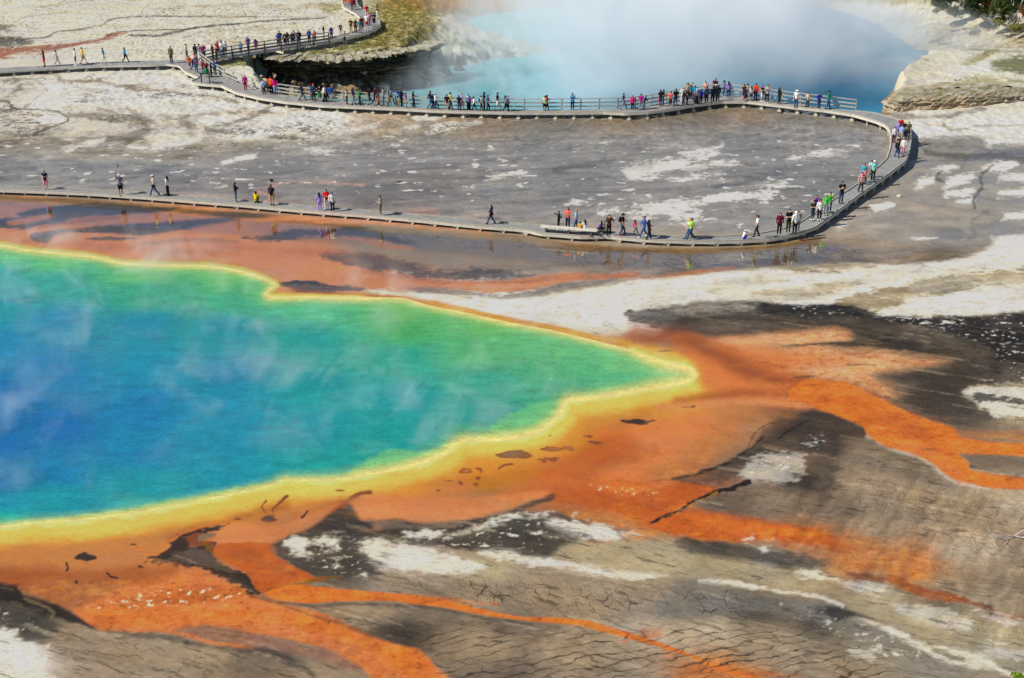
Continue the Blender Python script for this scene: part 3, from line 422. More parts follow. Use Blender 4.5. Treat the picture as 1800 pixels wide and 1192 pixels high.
    fl1 = np.abs(fbm(fa / 5.0 + .3 * w2u, fb / .55 + .5 * w1u, 4, 44)); fl2 = np.abs(fbm(fa / 2.4, fb / .26 + .4 * w2u, 3, 45)); arf = sstep(-.2, .4, fbm(X / 4, Y / 4, 3, 46))
    col *= (1 - tan_ * (.34 * (1 - sstep(.0, .10, fl1)) * arf + .22 * (1 - sstep(.0, .12, fl2)) * (1 - .5 * arf)))[..., None]
    lt = tan_ * sstep(.25, .7, fbm(fa / 4.5 + .4 * w2u, fb / .6 + .5 * w1u, 4, 47)) * .26; col += lt[..., None] * (rgb((204, 186, 152)).astype(np.float32) - col)
    dk = tan_ * sstep(.34, .62, fbm(fa / 1.7, fb / .3 + .3 * w2u, 4, 48) + .3 * streak) * .5; col += dk[..., None] * (rgb((70, 64, 58)).astype(np.float32) - col)
    # grass mottling
    gm = blob(u, v, [(380,112),(540,88),(660,56),(690,-20),(770,-20),(780,50),(880,82),(700,90),(480,108)], 8)
    n = fbm(X / .7, Y / .9, 4, 41); al = sstep(.0, .5, n) * gm * .55; col += al[..., None] * (rgb(COL['GD']).astype(np.float32) * .8 - col)
    al = sstep(.05, .45, -n) * gm * .55; col += al[..., None] * (rgb((206, 194, 140)).astype(np.float32) - col)
    z1 = blob(u, v, [(560,1085),(700,1100),(900,1095),(1060,1108),(1250,1090),(1420,1100),(1560,1150),(1640,1230),(780,1240),(760,1150),(690,1120)], 26)
    z2 = blob(u, v, [(700,1015),(900,1010),(1200,1030),(1400,1050),(1300,1090),(1100,1085),(900,1070),(740,1040)], 18)
    z3 = blob(u, v, [(960,425),(1240,440),(1440,428),(1540,440),(1600,452),(1400,462),(1200,475),(1000,468)], 8) + .8 * blob(u, v, [(690,405),(860,416),(960,428),(940,446),(760,440),(680,424)], 8)
    z4 = blob(u, v, [(1400,860),(1560,830),(1700,870),(1850,880),(1850,1020),(1700,1010),(1500,920)], 30)
    crack = np.stack([z1, np.clip(z2 + .55 * z4, 0, 1), np.clip(z3, 0, 1)], -1)
    # slanting streaks on the right-hand slope
    zz = blob(u, v, [(1350,850),(1600,800),(1850,860),(1850,1192),(1500,1060),(1350,960)], 60)
    ss = fbm((X * .86 - Y * .5) / .5 + .6 * mid, (X * .5 + Y * .86) / 4.0, 4, 61); col *= (1 + .30 * ss * zz)[..., None]
    z5 = blob(u, v, [(560,1060),(1300,1100),(1500,1192),(560,1192)], 60); ss = fbm((X * .5 + Y * .86) / 3.5, (-X * .86 + Y * .5) / .6 + .8 * mid, 4, 62); col *= (1 + .22 * ss * z5)[..., None]
    rg = 1 - sstep(0, .12, np.abs(fbm(X / 2.4 + .4 * mid, Y / .75 - X / 7, 4, 64)));
    z6 = blob(u, v, [(-300,235),(700,235),(1560,200),(1560,400),(900,420),(-300,340)], 30) + blob(u, v, [(600,470),(1850,420),(1850,700),(1200,590)], 30)
    ss = fbm(X / 4.2 + .7 * mid, Y / 1.3 - X / 9, 5, 63); col *= (1 + (.34 * ss - .16 * rg) * np.clip(z6, 0, 1))[..., None]
    wm = sstep(.42, .6, col.min(-1)); bl = sstep(.12, .5, fbm(X / .8, Y / .6, 4, 67) + .3 * streak); col += (.55 * wm * bl)[..., None] * (rgb((168, 152, 124)).astype(np.float32) - col)
    hv = fbm(X / 3.5, Y / 2.4, 4, 66); col *= np.stack([1 + .10 * hv, 1 + .03 * hv, 1 - .12 * hv], -1)
    # general mottling
    col *= np.clip(1 + tex * (.10 * mid + .09 * fine + .15 * streak) + (1 - tex) * .10 * w1v, .4, 1.7)[..., None]
    lp = .6 * blob(u, v, [(-300,240),(300,270),(640,238),(1560,210),(1860,240),(1860,430),(1600,440),(1440,420),(1000,420),(640,395),(300,352),(-300,335)], 24); L = col.mean(-1, keepdims=True); col += lp[..., None] * (L * np.array([1.02, 1.0, .955], np.float32) - col); col *= (1 + .30 * lp)[..., None]
    L = col.mean(-1, keepdims=True); col = L + (col - L) * (1 + .10 * (orange * (1 - sstep(.2, .6, col[..., 1])))[..., None]); col *= np.clip((L / .25) ** (.40 - .22 * orange[..., None]), .42, 1.22) * (1 - (.13 * orange * (1 - sstep(.16, .58, col[..., 1])) + .04 * orange)[..., None]); col = np.clip(col, .004, .70)
    # wetness
    wet = blob(u, v, [(-400,340),(0,345),(340,372),(640,400),(900,418),(1020,432),(1200,440),(1440,420),(1560,430),(1640,440),(1560,462),(1300,470),(1120,490),(900,525),(700,520),(480,520),(-400,520)], 8)
    wet = np.maximum(wet, .9 * blob(u, v, [(640,215),(1100,205),(1300,185),(1420,188),(1520,212),(1560,250),(1540,290),(1300,240),(900,240),(650,232)], 14))
    wet = np.maximum(wet, .8 * blob(u, v, [(-300,262),(300,275),(640,240),(1560,215),(1560,290),(1440,410),(1300,418),(1000,400),(700,380),(300,350),(-300,330)], 20)); wet = np.maximum(wet, .8 * blob(u, v, [(1600,250),(1850,246),(1850,440),(1650,450),(1450,430),(1560,330)], 20) * sstep(-.3, .3, fbm(X / 5, Y / 4, 3, 77)))
    wet = np.maximum(wet, .45 * (1 - sstep(30, 160, dsh))); wet = np.maximum(wet, .4 * orange)
    film = blob(u, v, [(-400,340),(0,348),(340,374),(640,401),(900,420),(1020,433),(1200,443),(1440,422),(1500,430),(1440,470),(1200,478),(1000,470),(800,450),(600,430),(300,410),(0,395),(-400,380)], 8) + .8 * blob(u, v, [(800,206),(1100,205),(1300,184),(1420,190),(1520,212),(1540,235),(1400,222),(1200,226),(1000,230),(800,224)], 8); col *= (1 - .22 * np.clip(film, 0, 1))[..., None]
    white = sstep(.35, .6, col.min(-1)); wet = wet * (1 - .8 * white); wet = np.maximum(.88 * wet, np.clip(film, 0, 1)); col *= (1 - .10 * wet * (1 - orange))[..., None]
    return np.clip(col, .005, 1).astype(np.float32), np.clip(wet, 0, 1).astype(np.float32), crack.astype(np.float32)

def pool_paint(u, v, X, Y):
    u = u.astype(np.float32); v = v.astype(np.float32); X = X.astype(np.float32); Y = Y.astype(np.float32)
    w1u = fbm(X / 5, Y / 5, 4, 81); w1v = fbm(X / 5, Y / 5, 4, 82); w2 = fbm(X / .8, Y / .8, 3, 83)
    col = idw(u + 22 * w1u, v + 12 * w1v, [(a, b) for a, b, c in POOLC], [rgb(c) for a, b, c in POOLC], 3.0)
    d = -poly_sdf(u + 2 * w2, v + 1 * w2, smooth_line(POOL_EDGE, True, 3))
    for P in SHELF:
        P = smooth_line(P, True, 3); k = (u > P[:, 0].min() - 25) & (u < P[:, 0].max() + 25) & (v > P[:, 1].min() - 25) & (v < P[:, 1].max() + 25)
        if not k.any(): continue
        e = poly_sdf(u[k] + 5 * w2[k] + 5 * w1u[k], v[k] + 2.5 * w2[k], P); al = .8 * (1 - sstep(-3, 5, e)); t = sstep(2, 22, d[k])[:, None]
        c = rgb((238, 220, 124)) * (1 - t) + rgb((110, 198, 120)) * t
        col[k] += al[:, None] * (c - col[k])
    side = sstep(-60, 60, v - (470 + .17 * np.clip(u, -400, 1240)) - 12)
    wd = .75 + .55 * side * sstep(450, 800, u) + .9 * sstep(1050, 1230, u) * (1 - .5 * side)
    e = d / wd + 2.0 * w2
    for e0, e1, c, op in ((6, 34, (160, 206, 106), .55), (3, 20, (230, 214, 112), .85), (1, 10, (250, 226, 128), .95)):
        al = op * (1 - sstep(e0, e1, e)); col += al[..., None] * (rgb(c).astype(np.float32) - col)
    rp = fbm(X / 1.6, Y / .55, 4, 91); col *= (1 + .16 * rp + .08 * w2)[..., None]
    L = col.mean(-1, keepdims=True); col = L + (col - L) * .93
    return np.clip(col, .002, 1).astype(np.float32)
# ---------------------------------------------------------------- object helpers
COLN = scene.collection
def tag(o, label=None, cat=None, group=None, kind=None):
    if label: o['label'] = label
    if cat: o['category'] = cat
    if group: o['group'] = group
    if kind: o['kind'] = kind
    return o
def empty(name, loc=(0, 0, 0), rz=0.0):
    o = bpy.data.objects.new(name, None); o.empty_display_size = .3; o.location = loc; o.rotation_euler.z = rz; COLN.objects.link(o); return o
def link(name, me, mat=None, parent=None):
    o = bpy.data.objects.new(name, me); COLN.objects.link(o)
    if mat is not None and not me.materials: me.materials.append(mat)
    if parent is not None: o.parent = parent
    return o
def mesh_np(name, V, Fq, smooth=True):
    """Mesh from numpy vertices and quad/tri index array."""
    V = np.asarray(V, np.float32); Fq = np.asarray(Fq, np.int32); n = Fq.shape[1]
    me = bpy.data.meshes.new(name); me.vertices.add(len(V)); me.vertices.foreach_set('co', V.ravel())
    me.loops.add(Fq.size); me.loops.foreach_set('vertex_index', Fq.ravel())
    me.polygons.add(len(Fq)); me.polygons.foreach_set('loop_start', np.arange(0, Fq.size, n, dtype=np.int32))
    me.polygons.foreach_set('use_smooth', np.full(len(Fq), smooth)); me.update(calc_edges=True); return me
def grid_faces(nr, nc):
    i = np.arange(nr * nc).reshape(nr, nc)
    return np.stack([i[:-1, :-1], i[:-1, 1:], i[1:, 1:], i[1:, :-1]], -1).reshape(-1, 4)
def attr_col(me, name, c):
    a = me.attributes.new(name, 'FLOAT_COLOR', 'POINT'); d = np.ones((len(c), 4), np.float32); d[:, :3] = c; a.data.foreach_set('color', d.ravel())
def attr_f(me, name, f):
    a = me.attributes.new(name, 'FLOAT', 'POINT'); a.data.foreach_set('value', np.asarray(f, np.float32).ravel())
class MB:
    """Collects boxes, bars and tubes into one mesh."""
    def __init__(self): self.v = []; self.f = []
    def add(self, vs, fs):
        n = len(self.v); self.v += [tuple(q) for q in vs]; self.f += [tuple(i + n for i in q) for q in fs]
    def box(self, c, size, rz=0.0, M=None):
        sx, sy, sz = [q / 2 for q in size]; ca, sa = math.cos(rz), math.sin(rz); vs = []
        for z in (-sz, sz):
            for x, y in ((-sx, -sy), (sx, -sy), (sx, sy), (-sx, sy)): vs.append((c[0] + x * ca - y * sa, c[1] + x * sa + y * ca, c[2] + z))
        self.add(vs, [(3, 2, 1, 0), (4, 5, 6, 7), (0, 1, 5, 4), (1, 2, 6, 5), (2, 3, 7, 6), (3, 0, 4, 7)])
    def bar(self, a, b, w, h, up=(0, 0, 1)):
        """Square bar from a to b, w wide, h deep along up."""
        a = Vector(a); b = Vector(b); d = (b - a).normalized(); s = d.cross(Vector(up))
        s = s.normalized() if s.length > 1e-4 else Vector((1, 0, 0)); t = s.cross(d); vs = []
        for q in (a, b):
            for i, j in ((-1, -1), (1, -1), (1, 1), (-1, 1)): vs.append(q + s * (i * w / 2) + t * (j * h / 2))
        self.add(vs, [(0, 1, 2, 3), (7, 6, 5, 4), (0, 4, 5, 1), (1, 5, 6, 2), (2, 6, 7, 3), (3, 7, 4, 0)])
    def tube(self, pts, rad, n=6):
        pts = [Vector(q) for q in pts]; k = len(pts); vs = []; fs = []
        for i, q in enumerate(pts):
            d = (pts[min(i + 1, k - 1)] - pts[max(i - 1, 0)]).normalized(); s = d.cross(Vector((.13, .27, .95))).normalized(); t = s.cross(d)
            r = rad[i] if hasattr(rad, '__len__') else rad
            for j in range(n): a = 2 * math.pi * j / n; vs.append(q + (s * math.cos(a) + t * math.sin(a)) * r)
        for i in range(k - 1):
            for j in range(n): fs.append((i * n + j, i * n + (j + 1) % n, (i + 1) * n + (j + 1) % n, (i + 1) * n + j))
        fs.append(tuple(range(n))[::-1]); fs.append(tuple((k - 1) * n + j for j in range(n))); self.add(vs, fs)
    def ball(self, c, r, n=8, m=6):
        c = Vector(c); r = r if hasattr(r, '__len__') else (r, r, r); vs = [(c.x, c.y, c.z - r[2])]; fs = []
        for i in range(1, m):
            p_ = math.pi * i / m - math.pi / 2
            for j in range(n): a = 2 * math.pi * j / n; vs.append((c.x + r[0] * math.cos(p_) * math.cos(a), c.y + r[1] * math.cos(p_) * math.sin(a), c.z + r[2] * math.sin(p_)))
        vs.append((c.x, c.y, c.z + r[2])); L = len(vs) - 1
        for j in range(n): fs.append((0, 1 + (j + 1) % n, 1 + j)); fs.append((L, L - n + j, L - n + (j + 1) % n))
        for i in range(m - 2):
            for j in range(n): fs.append((1 + i * n + j, 1 + i * n + (j + 1) % n, 1 + (i + 1) * n + (j + 1) % n, 1 + (i + 1) * n + j))
        self.add(vs, fs)
    def mesh(self, name, smooth=False):
        me = bpy.data.meshes.new(name); me.from_pydata(self.v, [], self.f); me.update()
        if smooth: me.polygons.foreach_set('use_smooth', [True] * len(me.polygons))
        return me
    def build(self, name, mat, parent=None, smooth=False): return link(name, self.mesh(name, smooth), mat, parent)

# ---------------------------------------------------------------- materials
def new_mat(name):
    m = bpy.data.materials.new(name); m.use_nodes = True; return m, m.node_tree, m.node_tree.nodes['Principled BSDF']
def node(nt, t, **kw):
    n = nt.nodes.new(t)
    for k, v in kw.items():
        if k in n.inputs: n.inputs[k].default_value = v
        else: setattr(n, k, v)
    return n
def math_n(nt, op, a, b=None, clamp=False):
    n = nt.nodes.new('ShaderNodeMath'); n.operation = op; n.use_clamp = clamp
    for i, q in enumerate((a, b)):
        if q is None: continue
        if isinstance(q, (int, float)): n.inputs[i].default_value = q
        else: nt.links.new(q, n.inputs[i])
    return n.outputs[0]
def maprange(nt, x, a, b, c, d):
    n = nt.nodes.new('ShaderNodeMapRange'); nt.links.new(x, n.inputs[0])
    for i, q in enumerate((a, b, c, d)): n.inputs[i + 1].default_value = q
    return n.outputs[0]
def mixc(nt, f, a, b, mode='MIX'):
    n = nt.nodes.new('ShaderNodeMix'); n.data_type = 'RGBA'; n.blend_type = mode
    for i, q in ((0, f), (6, a), (7, b)):
        if isinstance(q, (int, float)): n.inputs[i].default_value = q
        elif isinstance(q, (tuple, list)): n.inputs[i].default_value = tuple(q) + ((1,) if len(q) == 3 else ())
        else: nt.links.new(q, n.inputs[i])
    return n.outputs[2]
def noise_n(nt, vec, scale, detail=4, rough=.55, dist=0.0):
    n = node(nt, 'ShaderNodeTexNoise'); n.inputs['Scale'].default_value = scale; n.inputs['Detail'].default_value = detail; n.inputs['Roughness'].default_value = rough; n.inputs['Distortion'].default_value = dist
    nt.links.new(vec, n.inputs['Vector']); return n.outputs['Fac']
def pos_n(nt): return nt.nodes.new('ShaderNodeNewGeometry').outputs['Position']
def scaled(nt, vec, sc, rot=(0, 0, 0)):
    n = nt.nodes.new('ShaderNodeMapping'); nt.links.new(vec, n.inputs[0]); n.inputs['Scale'].default_value = sc; n.inputs['Rotation'].default_value = rot; return n.outputs[0]
def bump_n(nt, b, h, strength, dist):
    n = nt.nodes.new('ShaderNodeBump'); n.inputs['Strength'].default_value = strength; n.inputs['Distance'].default_value = dist; nt.links.new(h, n.inputs['Height']); nt.links.new(n.outputs[0], b.inputs['Normal']); return n
ALB = .86            # sunlit colour -> albedo of the ground
def crust_mat():
    m, nt, b = new_mat('thermal_crust'); b.inputs['IOR'].default_value = 1.6; a = node(nt, 'ShaderNodeAttribute', attribute_name='crust'); w = node(nt, 'ShaderNodeAttribute', attribute_name='wet'); P = pos_n(nt)
    n1 = noise_n(nt, scaled(nt, P, (.8, 1.3, 1)), 4.2, 8, .7); n2 = noise_n(nt, P, 19, 4, .65)
    f = math_n(nt, 'ADD', maprange(nt, n1, .3, .7, .90, 1.10), maprange(nt, n2, .3, .7, -.07, .07))
    c = mixc(nt, 1.0, a.outputs['Color'], f, 'MULTIPLY')
    ka = node(nt, 'ShaderNodeAttribute', attribute_name='crack'); ks = nt.nodes.new('ShaderNodeSeparateColor'); nt.links.new(ka.outputs['Color'], ks.inputs[0])
    wn = nt.nodes.new('ShaderNodeTexNoise'); wn.inputs['Scale'].default_value = .9; wn.inputs['Detail'].default_value = 4; nt.links.new(P, wn.inputs['Vector'])
    wv = nt.nodes.new('ShaderNodeVectorMath'); wv.operation = 'MULTIPLY_ADD'; nt.links.new(wn.outputs['Color'], wv.inputs[0]); wv.inputs[1].default_value = (.9, .9, 0); nt.links.new(P, wv.inputs[2]); Q = wv.outputs[0]
    wid = maprange(nt, noise_n(nt, P, .8, 3, .6), .32, .68, .3, 1.7)
    def lines(rot, sx, sy, th, seed):
        v_ = node(nt, 'ShaderNodeTexVoronoi', feature='DISTANCE_TO_EDGE', voronoi_dimensions='2D'); v_.inputs['Scale'].default_value = 1; m_ = nt.nodes.new('ShaderNodeMapping'); m_.vector_type = 'TEXTURE'; nt.links.new(Q, m_.inputs[0]); m_.inputs['Rotation'].default_value = (0, 0, rot); m_.inputs['Scale'].default_value = (sx, sy, 1); m_.inputs['Location'].default_value = (seed, seed * .7, 0); nt.links.new(m_.outputs[0], v_.inputs['Vector'])
        return maprange(nt, math_n(nt, 'DIVIDE', v_.outputs['Distance'], wid), th * .3, th, 1, 0)
    br = maprange(nt, noise_n(nt, P, .55, 3, .6), .40, .60, .15, 1)
    def wavy(rot, sp, th):
        m_ = nt.nodes.new('ShaderNodeMapping'); m_.vector_type = 'TEXTURE'; nt.links.new(Q, m_.inputs[0]); m_.inputs['Rotation'].default_value = (0, 0, rot); sx_ = nt.nodes.new('ShaderNodeSeparateXYZ'); nt.links.new(m_.outputs[0], sx_.inputs[0])
        q = math_n(nt, 'ADD', math_n(nt, 'MULTIPLY', sx_.outputs[1], 1 / sp), math_n(nt, 'MULTIPLY', noise_n(nt, scaled(nt, P, (.35, .6, 1)), .8, 4, .55), 2.4)); return maprange(nt, math_n(nt, 'DIVIDE', math_n(nt, 'ABSOLUTE', math_n(nt, 'SUBTRACT', math_n(nt, 'FRACT', q), .5)), wid), th * .35, th, 1, 0)
    br2 = maprange(nt, noise_n(nt, scaled(nt, P, (.3, .9, 1)), 1.3, 4, .6), .38, .58, .22, 1)
    k1 = math_n(nt, 'MULTIPLY', math_n(nt, 'MAXIMUM', math_n(nt, 'MULTIPLY', wavy(.30, .52, .12), br2), math_n(nt, 'MULTIPLY', lines(.34, 3.4, .7, .03, 3), math_n(nt, 'MULTIPLY', br, .6))), ks.outputs[0])
    k2 = math_n(nt, 'MULTIPLY', math_n(nt, 'MULTIPLY', math_n(nt, 'MAXIMUM', lines(1.85, 1.5, .55, .05, 5), math_n(nt, 'MULTIPLY', lines(1.6, .8, .3, .06, 9), .5)), br), ks.outputs[1])
    k3 = math_n(nt, 'MULTIPLY', math_n(nt, 'MULTIPLY', lines(-.75, 1.5, .6, .07, 7), br), ks.outputs[2])
    kk = math_n(nt, 'MULTIPLY', math_n(nt, 'MAXIMUM', math_n(nt, 'MAXIMUM', k1, k2), k3), .90)
    c = mixc(nt, kk, c, (.045, .036, .028))
    nt.links.new(mixc(nt, 1.0, c, (ALB * 1.035, ALB, ALB * .945), 'MULTIPLY'), b.inputs['Base Color'])
    nt.links.new(maprange(nt, w.outputs['Fac'], 0, 1, .85, .03), b.inputs['Roughness']); nt.links.new(maprange(nt, math_n(nt, 'POWER', w.outputs['Fac'], 2.5), 0, 1, .10, .95), b.inputs['Specular IOR Level'])
    nt.links.new(maprange(nt, w.outputs['Fac'], .86, 1, 0, 1), b.inputs['Coat Weight']); b.inputs['Coat IOR'].default_value = 1.75; b.inputs['Coat Roughness'].default_value = .02
    h = math_n(nt, 'MULTIPLY', math_n(nt, 'ADD', n1, math_n(nt, 'MULTIPLY', n2, .35)), maprange(nt, w.outputs['Fac'], .1, .85, 1, .004))
    bump_n(nt, b, h, .22, .04); return m
def pool_mat(name, attr, rough, amp, scale, alb):
    m, nt, b = new_mat(name); a = node(nt, 'ShaderNodeAttribute', attribute_name=attr); P = pos_n(nt)
    n1 = noise_n(nt, scaled(nt, P, (1, 1.9, 1), (0, 0, .12)), scale, 5, .6, .4); n2 = noise_n(nt, scaled(nt, P, (.35, 1, 1), (0, 0, .1)), scale * .45, 4, .6)
    f = math_n(nt, 'ADD', maprange(nt, n1, .35, .65, .84, 1.14), maprange(nt, n2, .3, .7, -.10, .10))
    nt.links.new(mixc(nt, 1.0, mixc(nt, 1.0, a.outputs['Color'], f, 'MULTIPLY'), (alb, alb, alb), 'MULTIPLY'), b.inputs['Base Color'])
    b.inputs['Roughness'].default_value = rough; b.inputs['IOR'].default_value = 1.33; b.inputs['Specular IOR Level'].default_value = .3
    bump_n(nt, b, n1, amp, .08); return m
def plain(name, c, rough=.8, var=.25, scale=6, bump=0.0, spec=.25):
    m, nt, b = new_mat(name); P = pos_n(nt); n1 = noise_n(nt, P, scale, 5, .6)
    k = tuple(rgb(c)); nt.links.new(mixc(nt, 1.0, k, maprange(nt, n1, .25, .75, 1 - var, 1 + var), 'MULTIPLY'), b.inputs['Base Color'])
    b.inputs['Roughness'].default_value = rough; b.inputs['Specular IOR Level'].default_value = spec
    if bump: bump_n(nt, b, n1, bump, .05)
    return m
def rock_mat(name, ramp, ramp_scale, top, top_amt=.85, strata=3.2):
    m, nt, b = new_mat(name); P = pos_n(nt); g = nt.nodes.new('ShaderNodeNewGeometry'); sep = nt.nodes.new('ShaderNodeSeparateXYZ'); nt.links.new(g.outputs['Normal'], sep.inputs[0])
    n1 = noise_n(nt, scaled(nt, P, (.35, .35, strata)), ramp_scale, 6, .62, .6); n2 = noise_n(nt, P, 3.0, 5, .65)
    r = nt.nodes.new('ShaderNodeValToRGB'); nt.links.new(n1, r.inputs[0]); e = r.color_ramp.elements
    while len(e) < len(ramp): e.new(.5)
    for q, (t, c) in zip(e, ramp): q.position = t; q.color = tuple(rgb(c)) + (1,)
    c = mixc(nt, 1.0, r.outputs[0], maprange(nt, n2, .25, .75, .7, 1.3), 'MULTIPLY')
    fl = math_n(nt, 'MULTIPLY', maprange(nt, math_n(nt, 'ADD', sep.outputs[2], math_n(nt, 'MULTIPLY', math_n(nt, 'SUBTRACT', n2, .5), .5)), .62, .86, 0, 1), top_amt)
    tc = mixc(nt, maprange(nt, noise_n(nt, P, .9, 5, .65), .42, .6, 0, 1), tuple(rgb(top[0])), tuple(rgb(top[1])))
    nt.links.new(mixc(nt, fl, c, tc), b.inputs['Base Color']); b.inputs['Roughness'].default_value = .9; b.inputs['Specular IOR Level'].default_value = .2
    bump_n(nt, b, math_n(nt, 'ADD', n1, n2), .8, .25); return m
def deck_mat():
    m, nt, b = new_mat('weathered_planks'); a = node(nt, 'ShaderNodeAttribute', attribute_name='along'); P = pos_n(nt)
    fr = math_n(nt, 'FRACT', math_n(nt, 'MULTIPLY', a.outputs['Fac'], 6.5)); gap = math_n(nt, 'LESS_THAN', fr, .09)
    wn = nt.nodes.new('ShaderNodeTexWhiteNoise'); wn.noise_dimensions = '1D'; nt.links.new(math_n(nt, 'FLOOR', math_n(nt, 'MULTIPLY', a.outputs['Fac'], 6.5)), wn.inputs['W'])
    f = math_n(nt, 'ADD', maprange(nt, wn.outputs[0], 0, 1, .82, 1.14), maprange(nt, noise_n(nt, P, 1.3, 4), .3, .7, -.12, .12))
    c = mixc(nt, 1.0, tuple(rgb((158, 156, 150))), f, 'MULTIPLY'); nt.links.new(mixc(nt, gap, c, (.05, .05, .05)), b.inputs['Base Color'])
    b.inputs['Roughness'].default_value = .7; b.inputs['Specular IOR Level'].default_value = .3; return m
M_CRUST = crust_mat()
M_DECK = deck_mat(); M_FASCIA = plain('pale_timber', (214, 206, 188), .75, .18, 3); M_TIMBER = plain('grey_timber', (176, 170, 156), .8, .22, 4); M_DARK = plain('dark_timber', (96, 92, 86), .85, .2, 4); M_PAD = plain('footing_block', (206, 198, 176), .85, .15, 3)

# ---------------------------------------------------------------- terrain
WATER_Z = -4.0
CRATER = [(470,160),(505,166),(560,168),(610,166),(660,161),(705,155),(740,149),(765,134),(800,121),(850,111),(900,102),(960,94),(1010,89),(990,85),(930,80),(880,70),(850,55),(835,42),(845,30),(900,22),(1000,12),(1200,4),(1400,10),(1500,30),(1560,60),(1600,85),(1650,100),(1688,112),(1694,128),(1650,134),(1610,143),(1582,160),(1562,182)]
RIM = [(1552,200),(1530,199),(1500,195),(1440,189),(1380,181),(1298,170),(1285,167),(1240,171),(1200,176),(1140,187),(1100,192),(1040,193),(960,194),(860,193),(760,191),(680,186),(600,179),(540,174),(504,169),(480,164)]
CRW = np.array([at(u, v, WATER_Z)[:2] for u, v in CRATER] + [(at(u, v, 0)[0], at(u, v, 0)[1] + 1.5) for u, v in RIM])
CRS = smooth_line(CRW, True, 3)
# bank width in metres at shoreline points: (u, v, width)
BANKW = [(470,160,1.3),(560,168,1.3),(660,161,1.4),(740,149,2.0),(800,121,6),(900,102,8),(1000,89,9),(930,80,10),(850,50,16),(900,22,20),(1200,4,25),(1500,30,24),(1600,85,22),(1660,104,12),(1694,125,4),(1600,145,2),(1562,182,1.5)]
LEDGE = smooth_line(np.array([at(u, v, WATER_Z)[:2] for u, v in ((452,148),(470,158),(505,165),(560,167),(610,165),(660,160),(705,154),(745,147),(775,134))]), False, 4)
def poly_sdf_line(x, y, L):
    d = np.full(x.shape, 1e9, np.float32)
    for i in range(len(L) - 1): d = np.minimum(d, seg_dist(x, y, L[i], L[i + 1])[0])
    return d
def height(X, Y):
    z = np.zeros(X.shape, np.float32); k = (Y > 118) & (Y < 270) & (np.abs(X) < 110)
    x, y = X[k], Y[k]
    d = poly_sdf(x, y, CRS); n = fbm(x / 2.2, y / 2.2, 4, 101); dd = d + .5 * n
    num = 0; den = 0
    for a, b, w in [at(u, v, WATER_Z)[:2] + (w,) for u, v, w in BANKW] + [(c[0], c[1], 1.4) for c in CRW[len(CRATER):]]:
        q = 1 / ((x - a) ** 2 + (y - b) ** 2 + 1.0) ** 1.6; num = num + q * w; den = den + q
    W = num / den; lw = np.clip(1 - (poly_sdf_line(x, y, LEDGE) - 3) / 3, 0, 1); dd = dd - 1.7 * lw; W = W * (1 - .6 * lw); t = np.clip(dd / W, 0, 1); prof = np.where(W > 5, t ** .8, sstep(0, 1, t))
    zz = WATER_Z - .25 + (0 - WATER_Z + .25) * prof; zz = np.where(dd < 0, np.maximum(WATER_Z - .25 + .5 * dd, WATER_Z - 3), zz)
    zz = zz + np.where(dd > .2, .12 * fbm(x / 1.1, y / 1.1, 4, 103) * sstep(30, 3, d) , 0)
    z[k] = zz
    e = poly_sdf(X, Y, POOLW); z = np.where(e < .1, -.4 * (1 - sstep(-3.5, .1, e)), z)
    return z
POOLW = smooth_line(np.array([at(u, v)[:2] for u, v in POOL_EDGE]), True, 3)
def ground():
    us = np.concatenate([[-9000, -5000, -2600, -1400, -900, -600], np.arange(-420, -40, 6.0), np.arange(-40, 1841, 1.72), np.arange(1846, 2230, 6.0), [2400, 2700, 3200, 4400, 6800, 10800]])
    vs = np.concatenate([[-598, -592, -575, -540, -480, -400, -320, -250, -200, -160], np.arange(-130, -20, 5.0), np.arange(-20, 260, .85), np.arange(260, 620, 1.15), np.arange(620, 1215, 1.5), np.arange(1216, 1330, 6.0), [1400, 1600, 2000, 3000, 5200]])
    U, V = np.meshgrid(us, vs); X, Y, _ = at(U, V); X = X.astype(np.float32); Y = Y.astype(np.float32)
    Z = height(X, Y); fr = (U > -450) & (U < 2260) & (V > -140) & (V < 1340)
    u2, v2 = to_px(X, Y, Z)
    C = np.empty(X.shape + (3,), np.float32); C[:] = rgb(COL['CG']); W = np.zeros(X.shape, np.float32)
    c, w, k_ = paint(u2[fr], v2[fr], X[fr], Y[fr]); C[fr] = c; W[fr] = w; K = np.zeros(C.shape, np.float32); K[fr] = k_
    Vv = np.stack([X, Y, Z], -1).reshape(-1, 3); Fq = grid_faces(len(vs), len(us))[:, ::-1]
    me = mesh_np('ground', Vv, Fq); attr_col(me, 'crust', C.reshape(-1, 3)); attr_f(me, 'wet', W); attr_col(me, 'crack', K.reshape(-1, 3))
    o = link('ground', me, M_CRUST); tag(o, kind='structure', label='flat mineral crust and bacterial mats around the hot springs')
def pool():
    us = np.concatenate([np.arange(-960, -60, 12.0), np.arange(-60, 1236, 2.2)]); vs = np.concatenate([np.arange(390, 520, 1.2), np.arange(520, 950, 1.7)])
    U, V = np.meshgrid(us, vs); X, Y, _ = at(U, V, .0); e = poly_sdf(X.astype(np.float32), Y.astype(np.float32), POOLW)
    Fq = grid_faces(len(vs), len(us))[:, ::-1]; keep = (e.ravel()[Fq] < .12).all(1); Fq = Fq[keep]
    used = np.unique(Fq); rm = np.full(U.size, -1); rm[used] = np.arange(len(used)); Fq = rm[Fq]
    x, y = X.ravel()[used], Y.ravel()[used]; c = pool_paint(U.ravel()[used], V.ravel()[used], x, y)
    me = mesh_np('hot_spring_water', np.stack([x, y, np.full(len(x), -.006)], -1), Fq); attr_col(me, 'tint', c)
    o = link('hot_spring_water', me, pool_mat('spring_water', 'tint', .25, .30, 3.6, .90)); tag(o, kind='structure', label='rainbow hot spring pool, blue centre through green to a yellow rim')
